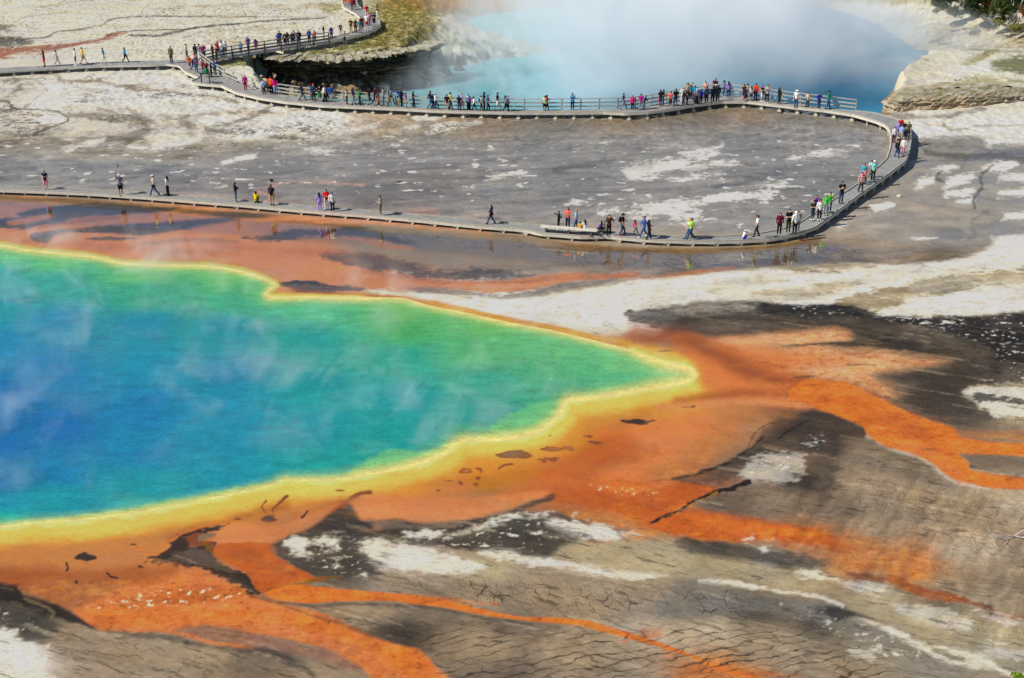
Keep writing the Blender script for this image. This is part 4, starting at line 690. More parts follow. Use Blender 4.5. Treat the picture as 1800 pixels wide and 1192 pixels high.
CWC = [(460,160,(110,160,160)),(560,168,(120,172,172)),(700,165,(120,180,186)),(850,170,(60,170,176)),(950,150,(96,190,200)),(1000,185,(80,180,206)),(1200,150,(90,190,215)),(1300,80,(60,180,205)),(1400,180,(10,150,195)),(1500,150,(0,148,190)),(1545,185,(0,136,180)),(1600,100,(110,190,210)),(1680,120,(150,200,212)),(900,50,(160,215,212)),(1000,70,(150,212,216)),(1200,20,(150,205,220)),(1500,60,(100,190,212)),(800,140,(110,170,176))]
def crater_water():
    x0, y0 = CRW.min(0) - 6; x1, y1 = CRW.max(0) + 6
    xs = np.arange(x0, x1, .6); ys = np.arange(y0, y1, .6); X, Y = np.meshgrid(xs, ys); u, v = to_px(X, Y, WATER_Z)
    c = idw(u + 14 * fbm(X / 4, Y / 4, 3, 111), v + 6 * fbm(X / 4, Y / 4, 3, 112), [(a, b) for a, b, q in CWC], [rgb(q) for a, b, q in CWC], 3.0)
    me = mesh_np('crater_water', np.stack([X, Y, np.full(X.shape, WATER_Z)], -1).reshape(-1, 3), grid_faces(len(ys), len(xs))); attr_col(me, 'tint', c.reshape(-1, 3))
    o = link('crater_water', me, pool_mat('crater_spring_water', 'tint', .2, .35, 1.6, .8)); tag(o, kind='structure', label='steaming blue water in the sunken crater')
ground(); pool(); crater_water()

# ---------------------------------------------------------------- crater cliffs and outcrop
def strip_rock(name, base, prof, ncol, mat, amp, seed, cap=None):
    """Wall of rock along a world polyline; prof rows are (offset inland, z)."""
    L = resample(base, ncol); n = len(prof); nr = np.gradient(L, axis=0); nr = np.stack([-nr[:, 1], nr[:, 0]], -1); nr /= np.linalg.norm(nr, axis=1)[:, None] + 1e-9
    arc = np.concatenate([[0], np.cumsum(np.linalg.norm(np.diff(L, axis=0), axis=1))]); rows = []
    wob = np.clip(.75 + .8 * fbm(arc / 3.2, arc * 0, 4, seed + 9), .1, 1.5)
    for i, (off, z) in enumerate(prof):
        off = off * (wob if off < 0 else 1)
        zz = np.full(ncol, z); e = amp * (1.25 * fbm(arc / 1.1, np.full(ncol, z * 2.2), 5, seed) + .7 * fbm(arc / 6, np.full(ncol, z * .4), 2, seed + 1)) + amp * .5 * gnoise(np.full(ncol, z * 2.3), arc / 9, seed + 2)
        rows.append(np.column_stack([L + nr * (off + e)[:, None], zz + .22 * fbm(arc / .7, np.full(ncol, z), 3, seed + 5)]))
    V = np.concatenate(rows); return link(name, mesh_np(name, V, grid_faces(n, ncol), False), mat)
def resample(P, n):
    P = np.asarray(P, float); s_ = np.concatenate([[0], np.cumsum(np.linalg.norm(np.diff(P, axis=0), axis=1))]); t = np.linspace(0, s_[-1], n)
    return np.column_stack([np.interp(t, s_, P[:, i]) for i in range(P.shape[1])])
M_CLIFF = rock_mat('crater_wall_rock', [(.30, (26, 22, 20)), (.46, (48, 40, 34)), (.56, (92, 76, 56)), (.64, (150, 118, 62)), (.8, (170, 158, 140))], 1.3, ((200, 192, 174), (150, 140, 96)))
M_OUT = rock_mat('pale_sinter_rock', [(.30, (84, 66, 50)), (.42, (160, 128, 92)), (.5, (214, 192, 156)), (.57, (112, 86, 62)), (.66, (222, 206, 180)), (.8, (190, 160, 118))], 1.0, ((190, 182, 160), (140, 132, 92)))
ledge = LEDGE
prof = [(-1.6, -.02), (-1.0, .04), (.1, .06), (.6, .02), (.85, -.12), (.7, -.34), (.2, -.7), (-.5, -1.0), (-.9, -1.6), (-1.1, -2.2), (-.9, -2.9), (-.3, -3.4), (.4, -3.75), (1.3, -4.0), (2.2, -4.3)]
prof = [(-o, z) for o, z in prof]
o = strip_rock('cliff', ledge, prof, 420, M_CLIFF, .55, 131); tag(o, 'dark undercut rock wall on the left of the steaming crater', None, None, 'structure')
# outcrop: closed outline, wall rows, then a capped top
OB_ = [(1900,165,0),(1800,178,0),(1745,184,0),(1700,189,0),(1650,192,0),(1600,194.5,0),(1568,197,0),(1554,192,-.4),(1555,178,.2),(1562,164,1.0),(1580,153,1.1),(1640,144,1.05),(1700,147,.7),(1800,156,.3),(1900,150,.2)]
base = np.array([at(u, v, z)[:2] for u, v, z in OB_]); base[8:, 1] += .5
base = smooth_line(base, False, 4); c0 = base.mean(0)
NC = 220; Lb = resample(base, NC); arc = np.linspace(0, 1, NC); rows = []
hgt = 1.15 * (.12 + .88 * sstep(.05, .30, arc)) * (1 - .85 * sstep(.70, .95, arc)); mid_ = np.array([np.interp(arc, np.linspace(0, 1, NC), Lb[:, i]) for i in (0, 1)]).T
axis = resample(np.array([(base[0] + base[-1]) / 2, (at(1700, 189)[0] * .5 + at(1700, 136, 1.7)[0] * .5, at(1700, 189)[1] * .4 + at(1700, 136, 1.7)[1] * .6), (at(1590, 160, 1)[0], at(1590, 165, 1)[1] + .6)]), NC)
axp = np.concatenate([axis[::2], axis[::-2]]); axp = resample(axp, NC)
for t, zf, led in ((0, -2.2, 0), (0.0, -.15, 0), (.04, .12, .05), (.05, .3, 0), (.11, .34, .1), (.10, .55, 0), (.17, .6, .1), (.17, .78, 0), (.26, .84, .05), (.34, .95, 0), (.55, 1.02, 0), (.8, 1.05, 0), (1, 1.06, 0)):
    Q = Lb * (1 - t) + axp * t; z = (hgt * zf if zf >= 0 else np.full(NC, zf))
    e = .5 * fbm(arc * 60, np.full(NC, zf * 5), 4, 141) * (1 if t < .5 else .2) + .5 * fbm(arc * 14, np.full(NC, zf), 3, 143) * (1 if t < .3 else 0)
    dirv = (Lb - axp); dirv /= np.linalg.norm(dirv, axis=1)[:, None] + 1e-6
    rows.append(np.column_stack([Q + dirv * e[:, None], z + .16 * fbm(arc * 40, np.full(NC, t * 9), 3, 142) * (zf > 0)]))
o = link('rock_outcrop', mesh_np('rock_outcrop', np.concatenate(rows), grid_faces(len(rows), NC)[:, ::-1], False), M_OUT); tag(o, 'layered cream rock outcrop at the right rim of the steaming crater', 'rock')

# ---------------------------------------------------------------- boardwalks
def pxline(pts, z): return [Vector(at(q[0], q[1], q[2] if len(q) > 2 else z)) for q in pts]
def res3(P, n): return [Vector(q) for q in resample(np.array([tuple(q) for q in P]), n)]
def length(P): return sum((P[i + 1] - P[i]).length for i in range(len(P) - 1))
def boardwalk(label, near, far, bents=1.75, fascia=M_FASCIA, kerb=(True, True), pads=True, n=None):
    """near / far: edge lines of the deck (lists of Vector at deck height)."""
    n = n or max(12, int(length(far) / .45)); A = res3(near, n); B = res3(far, n)
    t = empty('boardwalk', tuple((A[0] + B[0]) / 2 - Vector((0, 0, A[0].z)))); off = -Vector(t.location); tag(t, label, 'boardwalk', 'boardwalks through the hot springs')
    C_ = [(a + b) / 2 for a, b in zip(A, B)]; al = [0]
    for i in range(n - 1): al.append(al[-1] + (C_[i + 1] - C_[i]).length)
    V = []; 
    for a, b in zip(A, B): V += [a + off, b + off, a + off - Vector((0, 0, .05)), b + off - Vector((0, 0, .05))]
    Fq = []
    for i in range(n - 1):
        j = i * 4; Fq += [(j, j + 4, j + 5, j + 1), (j + 2, j + 3, j + 7, j + 6), (j, j + 2, j + 6, j + 4), (j + 1, j + 5, j + 7, j + 3)]
    me = bpy.data.meshes.new('deck'); me.from_pydata([tuple(q) for q in V], [], Fq); me.update(); attr_f(me, 'along', np.repeat(al, 4)); link('deck', me, M_DECK, t)
    for E, K, on in ((A, B, kerb[0]), (B, A, kerb[1])):
        mb = MB(); kb = MB()
        for i in range(n - 1):
            o1 = (E[i] - K[i]).normalized() * .034; o2 = (E[i + 1] - K[i + 1]).normalized() * .034
            mb.bar(E[i] + o1 + off - Vector((0, 0, .10)), E[i + 1] + o2 + off - Vector((0, 0, .10)), .06, .19)
            kb.bar(E[i] - o1 * 1.8 + off + Vector((0, 0, .045)), E[i + 1] - o2 * 1.8 + off + Vector((0, 0, .045)), .09, .085)
        mb.build('edge_beam', fascia, t)
        if on: kb.build('kerb', M_TIMBER, t)
    m = max(2, int(al[-1] / bents)); A2 = res3(A, m + 1); B2 = res3(B, m + 1)
    for i in range(m + 1):
        mb = MB(); a, b = A2[i] + off, B2[i] + off; w = (b - a).normalized(); g = a.z + 0
        mb.bar(a + w * .02 - Vector((0, 0, .27)), b - w * .02 - Vector((0, 0, .27)), .10, .15)
        for q, s_ in ((a, 1), (b, -1)):
            q = q + w * s_ * .16; mb.bar((q.x, q.y, q.z - .2), (q.x, q.y, -.02), .10, .10, up=w)
            if pads: mb.box((q.x, q.y, .07), (.36, .36, .14), math.atan2(w.y, w.x)); mb.box((q.x, q.y, .165), (.2, .2, .06), math.atan2(w.y, w.x))
        mb.build('support', M_PAD, t)
    return t
def railing(t, line, inward, mat=M_TIMBER, step=1.75, brace=True, h=1.05):
    """Three-rail timber fence along a deck edge, a child of the boardwalk."""
    off = -Vector(t.location); m = max(1, int(length(line) / step)); P = res3(line, m + 1)
    mb = MB()
    for i in range(m):
        for z, w, hh in ((h, .15, .06), (h * .64, .05, .13), (h * .30, .05, .13)): mb.bar(P[i] + off + Vector((0, 0, z)), P[i + 1] + off + Vector((0, 0, z)), w, hh)
    r = mb.build('railing', mat, t)
    for i in range(m + 1):
        d = (P[min(i + 1, m)] - P[max(i - 1, 0)]).normalized(); o_ = d.cross(Vector((0, 0, 1))).normalized() * inward; mb = MB(); q = P[i] + off + o_ * .09
        mb.bar(q - Vector((0, 0, .35)), q + Vector((0, 0, h - .04)), .10, .10, up=d)
        if brace: mb.bar(q + o_ * .55 - Vector((0, 0, .32)), q + o_ * .06 + Vector((0, 0, h * .62)), .09, .06, up=d)
        po = mb.build('post', mat, r)
    return r
ZL, ZF = .42, .62
# lower walkway: in from the left, round the right-hand bend, up to the end of the railing
low_out = [(-260,328),(-120,331),(0,333.8),(80,336.6),(160,340.2),(260,347),(340,353.4),(424,360),(509,368),(593,374.8),(640,378.2),(740,387.4),(840,397.6),(900,402),(922,404),(948,410.3),(986,413.2),(1022,416),(1069,415),(1090,417.8),(1147,422.4),(1200,424),(1250,424.6),(1304,423.4),(1358,420),(1402,411.4),(1434,399.5,.5),(1467,375.7,.55),(1510,343,.6),(1553,313,.65),(1592,283,.7),(1599,266,.7),(1602.5,243,.7),(1601,228,.7),(1590,215.5,.68),(1576,209,.66),(1556,203,.64),(1532,198,ZF),(1506,195.2,ZF)]
low_in = [(-260,320),(-120,323),(0,326.6),(80,330),(160,333.6),(260,339.3),(340,346),(424,352.4),(509,359.8),(593,367),(640,370.4),(740,378.2),(840,387),(900,392.6),(922,395),(948,397),(986,400.5),(1022,404),(1069,408),(1090,410),(1147,415),(1200,416.5),(1250,416.4),(1304,414),(1340,410),(1369,404.6),(1402,394,.5),(1423,380,.55),(1467,350,.6),(1510,321.5,.65),(1542,294.4,.68),(1558,280,.7),(1564.5,260,.7),(1566,242,.7),(1564,229,.7),(1556,220.5,.68),(1540,213.5,.66),(1520,207.5,.64),(1498,201.5,ZF)]
b_low = boardwalk('long grey boardwalk at the front that bends round on the right, without a railing', pxline(low_out, ZL), pxline(low_in, ZL), n=300, pads=False)
mid_front = [(327,127),(350,137.5),(336,143),(338,145.5),(362,148.5),(389,150.5),(415.6,163),(455.6,172.2),(500,179),(567,185.6),(640,188.6),(700,191.2),(760,194.4),(800,196),(900,198.2),(1000,198.4),(1060,197.6),(1100,199.6),(1140,197.6),(1180,192.2),(1220,185.2),(1260,180),(1268,178.8),(1312,178.6),(1340,182),(1400,189),(1450,194.2),(1498,201.5)]
mid_back = [(350,108.5),(356,113),(366,120.5),(381,131),(386,134),(400,138.4),(420,147),(446,156),(474,163.4),(540,173),(600,178.3),(680,184.6),(740,188.6),(780,190.6),(860,192.4),(960,193),(1040,192.3),(1100,191),(1140,186),(1200,174.4),(1240,169.4),(1280,166.4),(1288,166),(1298,169),(1340,174.6),(1380,179.6),(1440,187.6),(1506,195.2)]
b_mid = boardwalk('railed boardwalk that curves along the front rim of the steaming crater', pxline(mid_front, ZF), pxline(mid_back, ZF), kerb=(True, False), n=220)
rail_mid = [(352,109.5),(366,121),(381,131.6),(400,139),(420,147.6),(446,156.4),(474,163.6),(504,168.4),(540,173.2),(600,178.6),(680,184.8),(760,190),(860,192.5),(960,193),(1040,192.4),(1100,191),(1140,186.2),(1200,174.6),(1240,169.5),(1288,166.3),(1298,169.4),(1340,174.8),(1404,182.6),(1478,191.4),(1504,194.8)]
railing(b_mid, pxline(rail_mid, ZF), -1, brace=True)
left_front = [(-240,139),(-120,132),(0,125.4),(100,119),(175,115.6),(265,114),(292,112.4),(314,115),(327,127)]
left_back = [(-240,133),(-120,126.4),(0,119.6),(100,114),(200,108.4),(295,106),(327,104.6),(338,105.4),(350,108.5)]
boardwalk('level boardwalk in the far left field, without a railing', pxline(left_front, .58), pxline(left_back, .58), kerb=(False, False), n=90)
up_r = [(625,-60),(626,-15),(628,5),(632,12),(641,18),(655,26),(667,33.5),(669,44),(661,50.5),(644,58.5),(611,67),(578,73.6),(522,81.6),(455,91.2),(393,101),(352,109.5)]
up_l = [(598,-60),(598,-15),(602,7),(605,13.5),(623,23.5),(632,31),(637,38),(638,45),(632,51.5),(623,55.5),(600,62),(570,68.6),(522,75.4),(455,84.8),(393,94.6),(340,105)]
b_up = boardwalk('upper boardwalk that winds away to the top edge over yellow grass', pxline(up_r, .6), pxline(up_l, .6), kerb=(True, True), pads=False, n=150)
railing(b_up, pxline([(578,73.4),(522,81.4),(455,91),(393,100.8),(352,109)], .6), -1, mat=M_DARK, step=1.9)
# ---------------------------------------------------------------- people
def obj_color_mat(name, rough, spec, var=.18, stripes=None):
    m, nt, b = new_mat(name); oi = nt.nodes.new('ShaderNodeObjectInfo'); tc = nt.nodes.new('ShaderNodeTexCoord')
    c = mixc(nt, 1.0, oi.outputs['Color'], maprange(nt, noise_n(nt, tc.outputs['Object'], 9, 4), .25, .75, 1 - var, 1 + var), 'MULTIPLY')
    if stripes:
        sp = nt.nodes.new('ShaderNodeSeparateXYZ'); nt.links.new(tc.outputs['Object'], sp.inputs[0]); c = mixc(nt, math_n(nt, 'LESS_THAN', math_n(nt, 'FRACT', math_n(nt, 'MULTIPLY', sp.outputs[2], stripes)), .45), c, (.75, .73, .7))
    nt.links.new(c, b.inputs['Base Color']); b.inputs['Roughness'].default_value = rough; b.inputs['Specular IOR Level'].default_value = spec; return m
M_SKIN = obj_color_mat('skin', .55, .3, .06); M_CLOTH = obj_color_mat('cloth', .85, .15); M_STRIPE = obj_color_mat('striped_cloth', .85, .15, .1, 7.5); M_HAIR = obj_color_mat('hair', .5, .3, .25)
M_EYE = plain('eye', (24, 20, 18), .3, .05)
def remesh(mb, name, vox):
    me = mb.mesh('raw'); o = bpy.data.objects.new('raw', me); COLN.objects.link(o)
    md = o.modifiers.new('r', 'REMESH'); md.mode = 'VOXEL'; md.voxel_size = vox; md.use_smooth_shade = True
    md2 = o.modifiers.new('s', 'SMOOTH'); md2.factor = .5; md2.iterations = 2
    dg = bpy.context.evaluated_depsgraph_get(); r = bpy.data.meshes.new_from_object(o.evaluated_get(dg), preserve_all_data_layers=False, depsgraph=dg)
    bpy.data.objects.remove(o); bpy.data.meshes.remove(me); r.name = name; r.polygons.foreach_set('use_smooth', [True] * len(r.polygons)); return r
def limb(mb, pts, rad):
    """Tapered limb: overlapping balls joined by tubes (fused by the remesh)."""
    mb.tube(pts, rad, 10)
    for q, r in zip(pts, rad): mb.ball(q, r * 1.01, 10, 8)
V3 = Vector
def pose(kind):
    """Joints of a 1.72 m figure facing -Y; x>0 is its left."""
    J = dict(pel=V3((0, 0, .93)), waist=V3((0, 0, 1.10)), chest=V3((0, -.005, 1.30)), neck=V3((0, .01, 1.46)), head=V3((0, -.02, 1.60)))
    for s_, n in ((1, 'L'), (-1, 'R')):
        J['hip' + n] = V3((.09 * s_, 0, .90)); J['kne' + n] = V3((.10 * s_, -.02, .49)); J['ank' + n] = V3((.105 * s_, .01, .08))
        J['sho' + n] = V3((.185 * s_, .01, 1.40)); J['elb' + n] = V3((.245 * s_, .03, 1.13)); J['wri' + n] = V3((.25 * s_, -.06, .89)); J['fin' + n] = V3((.005 * s_, -.03, -1))
    def arm(n, e, w, f): J['elb' + n], J['wri' + n], J['fin' + n] = V3(e), V3(w), V3(f)
    if kind == 'wa':
        J.update(kneL=V3((.09, -.19, .52)), ankL=V3((.09, -.33, .09)), kneR=V3((-.09, .06, .49)), ankR=V3((-.09, .34, .14))); arm('L', (.24, .16, 1.15), (.24, .22, .92), (0, .2, -1)); arm('R', (-.24, -.10, 1.14), (-.23, -.27, .95), (0, -.4, -1))
    if kind == 'wb':
        J.update(kneL=V3((.09, -.12, .50)), ankL=V3((.09, -.18, .08)), kneR=V3((-.09, .02, .49)), ankR=V3((-.09, .20, .11))); arm('L', (.23, .02, 1.13), (.12, -.20, 1.10), (-.5, -.6, .2)); arm('R', (-.25, -.02, 1.13), (-.25, -.15, .91), (0, -.3, -1))
    if kind == 'ph':
        arm('L', (.24, -.03, 1.14), (.09, -.27, 1.22), (-.5, -.5, .5)); arm('R', (-.24, -.03, 1.14), (-.08, -.28, 1.23), (.5, -.5, .5)); J['head'] += V3((0, -.03, -.015))
    if kind == 'cam':
        arm('L', (.27, -.16, 1.24), (.09, -.23, 1.50), (-.5, -.2, .8)); arm('R', (-.27, -.16, 1.24), (-.09, -.23, 1.50), (.5, -.2, .8))
    if kind == 'up': arm('R', (-.25, -.10, 1.62), (-.24, -.15, 1.88), (0, -.1, 1))
    if kind == 'hip':
        arm('L', (.37, .08, 1.17), (.19, -.04, 1.02), (-.7, -.5, -.3)); arm('R', (-.37, .08, 1.17), (-.19, -.04, 1.02), (.7, -.5, -.3))
    if kind == 'pt': arm('R', (-.22, -.22, 1.33), (-.20, -.47, 1.42), (0, -1, .2))
    if kind == 'fold': arm('L', (.24, -.06, 1.14), (-.04, -.20, 1.20), (-1, 0, .2)); arm('R', (-.24, -.06, 1.14), (.04, -.22, 1.17), (1, 0, .2))
    if kind == 'ln':
        for k in ('waist', 'chest', 'neck', 'head', 'shoL', 'shoR'): J[k] = J[k] + V3((0, -(J[k].z - .93) * .32, -(J[k].z - .93) * .05))
        arm('L', (.24, -.30, 1.12), (.08, -.44, 1.12), (-.6, -.6, 0)); arm('R', (-.24, -.30, 1.12), (-.08, -.44, 1.12), (.6, -.6, 0))
    if kind in ('cr', 'si'):
        dz = -.60 if kind == 'cr' else -.42; ly = -.12 if kind == 'cr' else 0
        for k in ('pel', 'waist', 'chest', 'neck', 'head', 'shoL', 'shoR', 'hipL', 'hipR'): J[k] = J[k] + V3((0, 0, dz))
        for k, q in (('waist', .3), ('chest', .8), ('neck', 1.3), ('head', 1.5), ('shoL', 1.2), ('shoR', 1.2)): J[k] = J[k] + V3((0, ly * q, 0))
        for s_, n in ((1, 'L'), (-1, 'R')):
            if kind == 'cr': J['kne' + n] = V3((.15 * s_, -.36, .46)); J['ank' + n] = V3((.12 * s_, -.06, .08)); arm(n, (.22 * s_, -.28, .62), (.08 * s_, -.44, .78), (-.5 * s_, -.4, .6))
            else: J['kne' + n] = V3((.12 * s_, -.42, .50)); J['ank' + n] = V3((.11 * s_, -.42, .08)); arm(n, (.22 * s_, -.05, .74), (.10 * s_, -.28, .62), (-.3 * s_, -.8, -.2))
    return J
def core(mb, J, g):
    """Pelvis, belly, chest, shoulders with g added to each radius."""
    mb.ball(J['pel'], (.155 + g, .11 + g, .13 + g), 14, 10); mb.ball((J['pel'] + J['waist']) / 2, (.142 + g, .105 + g, .13), 14, 10); mb.ball(J['waist'], (.138 + g, .098 + g, .13), 14, 10)
    mb.ball((J['waist'] + J['chest']) / 2, (.15 + g, .105 + g, .13), 14, 10); mb.ball(J['chest'], (.168 + g, .112 + g, .14 + g), 14, 10); limb(mb, [J['shoL'], J['neck'] - V3((0, 0, .06)), J['shoR']], [.066 + g, .085 + g, .066 + g])
def hands(mb, J):
    for n, s_ in (('L', 1), ('R', -1)):
        w = J['wri' + n]; f = J['fin' + n].normalized(); side = f.cross(V3((0, 1, .3))).normalized(); nm = f.cross(side).normalized(); palm = w + f * .055
        limb(mb, [w, palm], [.030, .036]); limb(mb, [palm - side * .018, palm + side * .018], [.028, .028])
        for k, (o_, L_) in enumerate(((-.030, .062), (-.010, .074), (.010, .070), (.029, .056))):
            b = palm + side * o_ + f * .028; c = b + f * L_ * .55 + nm * .006; limb(mb, [b, c, c + f * L_ * .40 + nm * .02], [.0105, .0100, .0090])
        t = w + f * .035 + side * -.030 * s_; limb(mb, [t, t + f * .03 - side * .022 * s_, t + f * .06 - side * .026 * s_], [.013, .0115, .010])
def head_dims(J):
    d = J['head']; return d
def body_mesh(kind):
    J = pose(kind); mb = MB(); core(mb, J, 0); h = J['head']
    limb(mb, [J['neck'] - V3((0, 0, .04)), h - V3((0, -.01, .06))], [.058, .054])
    mb.ball(h + V3((0, .012, .02)), (.076, .092, .098), 16, 12); mb.ball(h + V3((0, -.022, -.045)), (.056, .060, .066), 14, 10); mb.ball(h + V3((0, -.094, -.012)), (.013, .020, .022), 8, 6); mb.ball(h + V3((0, -.077, -.062)), (.026, .012, .010), 8, 6)
    for s_ in (1, -1): mb.ball(h + V3((.077 * s_, .012, -.005)), (.010, .020, .030), 8, 6)
    for n in 'LR':
        limb(mb, [J['sho' + n], J['sho' + n].lerp(J['elb' + n], .5), J['elb' + n]], [.058, .048, .040]); limb(mb, [J['elb' + n], J['elb' + n].lerp(J['wri' + n], .35), J['wri' + n]], [.040, .038, .027])
        limb(mb, [J['hip' + n], J['hip' + n].lerp(J['kne' + n], .5), J['kne' + n]], [.092, .076, .054]); limb(mb, [J['kne' + n], J['kne' + n].lerp(J['ank' + n], .35), J['ank' + n]], [.052, .055, .036])
        a = J['ank' + n]; limb(mb, [a + V3((0, .03, -.03)), a + V3((0, -.08, -.045)), a + V3((0, -.15, -.05))], [.036, .034, .026])
    hands(mb, J); me = remesh(mb, 'body', .0115); me.materials.append(M_SKIN); me.materials.append(M_EYE)
    co = np.empty(len(me.polygons) * 3, np.float32); me.polygons.foreach_get('center', co); co = co.reshape(-1, 3); idx = np.zeros(len(co), np.int32)
    for s_ in (1, -1): e = np.array(h + V3((.031 * s_, -.080, .012))); idx[(np.abs(co - e) / np.array([.016, .03, .010])).max(1) < 1] = 1
    me.polygons.foreach_set('material_index', idx); return me
def top_mesh(kind, long):
    J = pose(kind); mb = MB(); core(mb, J, .016 if long < 3 else .03); p_ = J['pel'] - V3((0, 0, .05)); mb.ball(p_, (.168, .128, .09), 14, 8)
    for n in 'LR':
        s_, e, w = J['sho' + n], J['elb' + n], J['wri' + n]
        if long == 1: limb(mb, [s_, s_.lerp(e, .55)], [.076, .066])
        elif long == 2: limb(mb, [s_, e], [.078, .060]); limb(mb, [e, e.lerp(w, .93)], [.060, .043])
    return remesh(mb, 'top', .015)
def bottom_mesh(kind, k):
    J = pose(kind); mb = MB(); mb.ball(J['pel'], (.168, .124, .12), 14, 10); mb.ball(J['pel'] + V3((0, 0, .06)), (.160, .118, .09), 14, 10)
    if k == 'skirt':
        a = J['pel']; b = (J['kneL'] + J['kneR']) / 2 + V3((0, 0, -.02)); mb.tube([a + V3((0, 0, .08)), a, a.lerp(b, .6), b], [.15, .175, .22, .25], 18)
    elif k == 'long_skirt':
        a = J['pel']; b = (J['ankL'] + J['ankR']) / 2 + V3((0, 0, .04)); mb.tube([a + V3((0, 0, .08)), a, a.lerp(b, .5), b], [.15, .175, .21, .27], 18)
    else:
        for n in 'LR':
            h, q, a = J['hip' + n], J['kne' + n], J['ank' + n]
            if k == 'shorts': limb(mb, [h, h.lerp(q, .5), h.lerp(q, .88)], [.106, .096, .088])
            elif k == 'cropped': limb(mb, [h, h.lerp(q, .5), q], [.106, .092, .072]); limb(mb, [q, q.lerp(a, .55)], [.072, .066])
            else: limb(mb, [h, h.lerp(q, .5), q], [.106, .092, .072]); limb(mb, [q, q.lerp(a, .5), q.lerp(a, .97)], [.072, .068, .058])
    return remesh(mb, 'bottom', .015)
def shoe_mesh(kind, n):
    a = pose(kind)['ank' + n]; mb = MB(); limb(mb, [a + V3((0, .035, -.028)), a + V3((0, -.08, -.038)), a + V3((0, -.155, -.046))], [.047, .045, .036]); return remesh(mb, 'shoe', .012)
def hair_mesh(kind, long):
    h = pose(kind)['head']; mb = MB(); mb.ball(h + V3((0, .024, .038)), (.086, .098, .094), 16, 12); mb.ball(h + V3((0, .055, -.01)), (.078, .062, .085), 14, 10)
    if long: limb(mb, [h + V3((0, .075, -.02)), h + V3((0, .105, -.16)), h + V3((0, .10, -.32))], [.085, .085, .060]); [limb(mb, [h + V3((.072 * s_, .03, .0)), h + V3((.088 * s_, .03, -.17))], [.03, .032]) for s_ in (1, -1)]
    return remesh(mb, 'hair', .013)
def hat_mesh(kind, brim):
    h = pose(kind)['head']; mb = MB(); mb.ball(h + V3((0, .018, .07)), (.094, .106, .075), 16, 12)
    if brim: mb.tube([h + V3((0, .01, .045)), h + V3((0, .01, .062))], [.185, .18], 20)
    else: mb.box(h + V3((0, -.13, .055)), (.13, .11, .018))
    return remesh(mb, 'hat', .012)
def hood_mesh(kind): h = pose(kind)['head']; mb = MB(); mb.ball(h + V3((0, .03, .025)), (.105, .112, .125), 16, 12); mb.ball(h + V3((0, .05, -.09)), (.10, .09, .09), 14, 10); return remesh(mb, 'hood', .014)
def pack_mesh(kind):
    J = pose(kind); c = J['chest'] + V3((0, .20, -.06)); mb = MB(); mb.ball(c, (.15, .095, .22), 14, 12); mb.box(c, (.24, .13, .34)); mb.ball(c + V3((0, .07, -.07)), (.11, .05, .11), 12, 8)
    for s_ in (1, -1): limb(mb, [c + V3((.10 * s_, -.05, .17)), J['chest'] + V3((.10 * s_, .02, .17)), J['chest'] + V3((.11 * s_, -.13, .03)), c + V3((.12 * s_, -.08, -.15))], [.02, .024, .024, .02])
    return remesh(mb, 'backpack', .015)
def bag_mesh(kind): J = pose(kind); c = J['pel'] + V3((.22, -.03, .0)); mb = MB(); mb.ball(c, (.07, .13, .11), 12, 8); mb.box(c, (.09, .2, .17)); limb(mb, [c + V3((0, 0, .1)), J['chest'] + V3((.10, -.13, 0)), J['shoR'] + V3((.06, .0, .07))], [.014, .014, .014]); return remesh(mb, 'bag', .013)
CACHE = {}
def proto(fn, *a):
    if (fn, a) not in CACHE: CACHE[fn, a] = fn(*a)
    return CACHE[fn, a]
TINT = dict(white=(236,234,230), cream=(226,214,190), black=(26,26,30), charcoal=(54,54,60), grey=(136,136,142), pale_grey=(190,190,194), navy=(28,36,72), blue=(44,92,168), royal_blue=(28,44,170), light_blue=(150,186,226), cyan=(40,160,214), turquoise=(44,176,196), aqua=(130,214,214), teal=(20,118,132), denim=(52,74,106), red=(206,28,40), dark_red=(130,20,34), maroon=(96,22,38), crimson=(176,28,64), pink=(238,150,164), hot_pink=(238,36,136), magenta=(178,34,128), coral=(246,108,98), salmon=(232,140,118), orange=(236,92,34), orange_red=(240,70,24), yellow=(244,206,28), gold=(236,170,60), lime=(150,206,60), bright_green=(60,196,60), green=(24,128,66), mint=(180,224,200), olive=(92,94,54), khaki=(176,154,112), tan=(196,160,110), beige=(214,196,164), brown=(92,60,44), purple=(98,52,150), lavender=(176,150,222), dark_purple=(58,34,74), violet=(74,56,150), floral=(196,140,170))
SK = ((226,176,146), (206,152,118), (188,134,98), (150,100,72)); HR = dict(b=(22,18,18), d=(56,38,28), g=(150,140,130), y=(188,146,92))
def tn(c): return tuple(rgb(TINT[c])) + (1,)
TOPW = dict(T=('tee', 1), S=('shirt', 1), K=('tank top', 0), L=('long sleeved top', 2), J=('jacket', 2), H=('hooded jacket', 2), V=('vest over long sleeves', 2), W=('striped tee', 1))
BOTW = dict(t=('trousers', 'trousers'), s=('shorts', 'shorts'), j=('jeans', 'trousers'), k=('skirt', 'skirt'), K=('long skirt', 'long_skirt'), c=('cropped trousers', 'cropped'), l=('leggings', 'trousers'))
ANG = dict(F=0.0, L=-math.pi / 2, R=math.pi / 2, B=math.pi)
MEMO = []
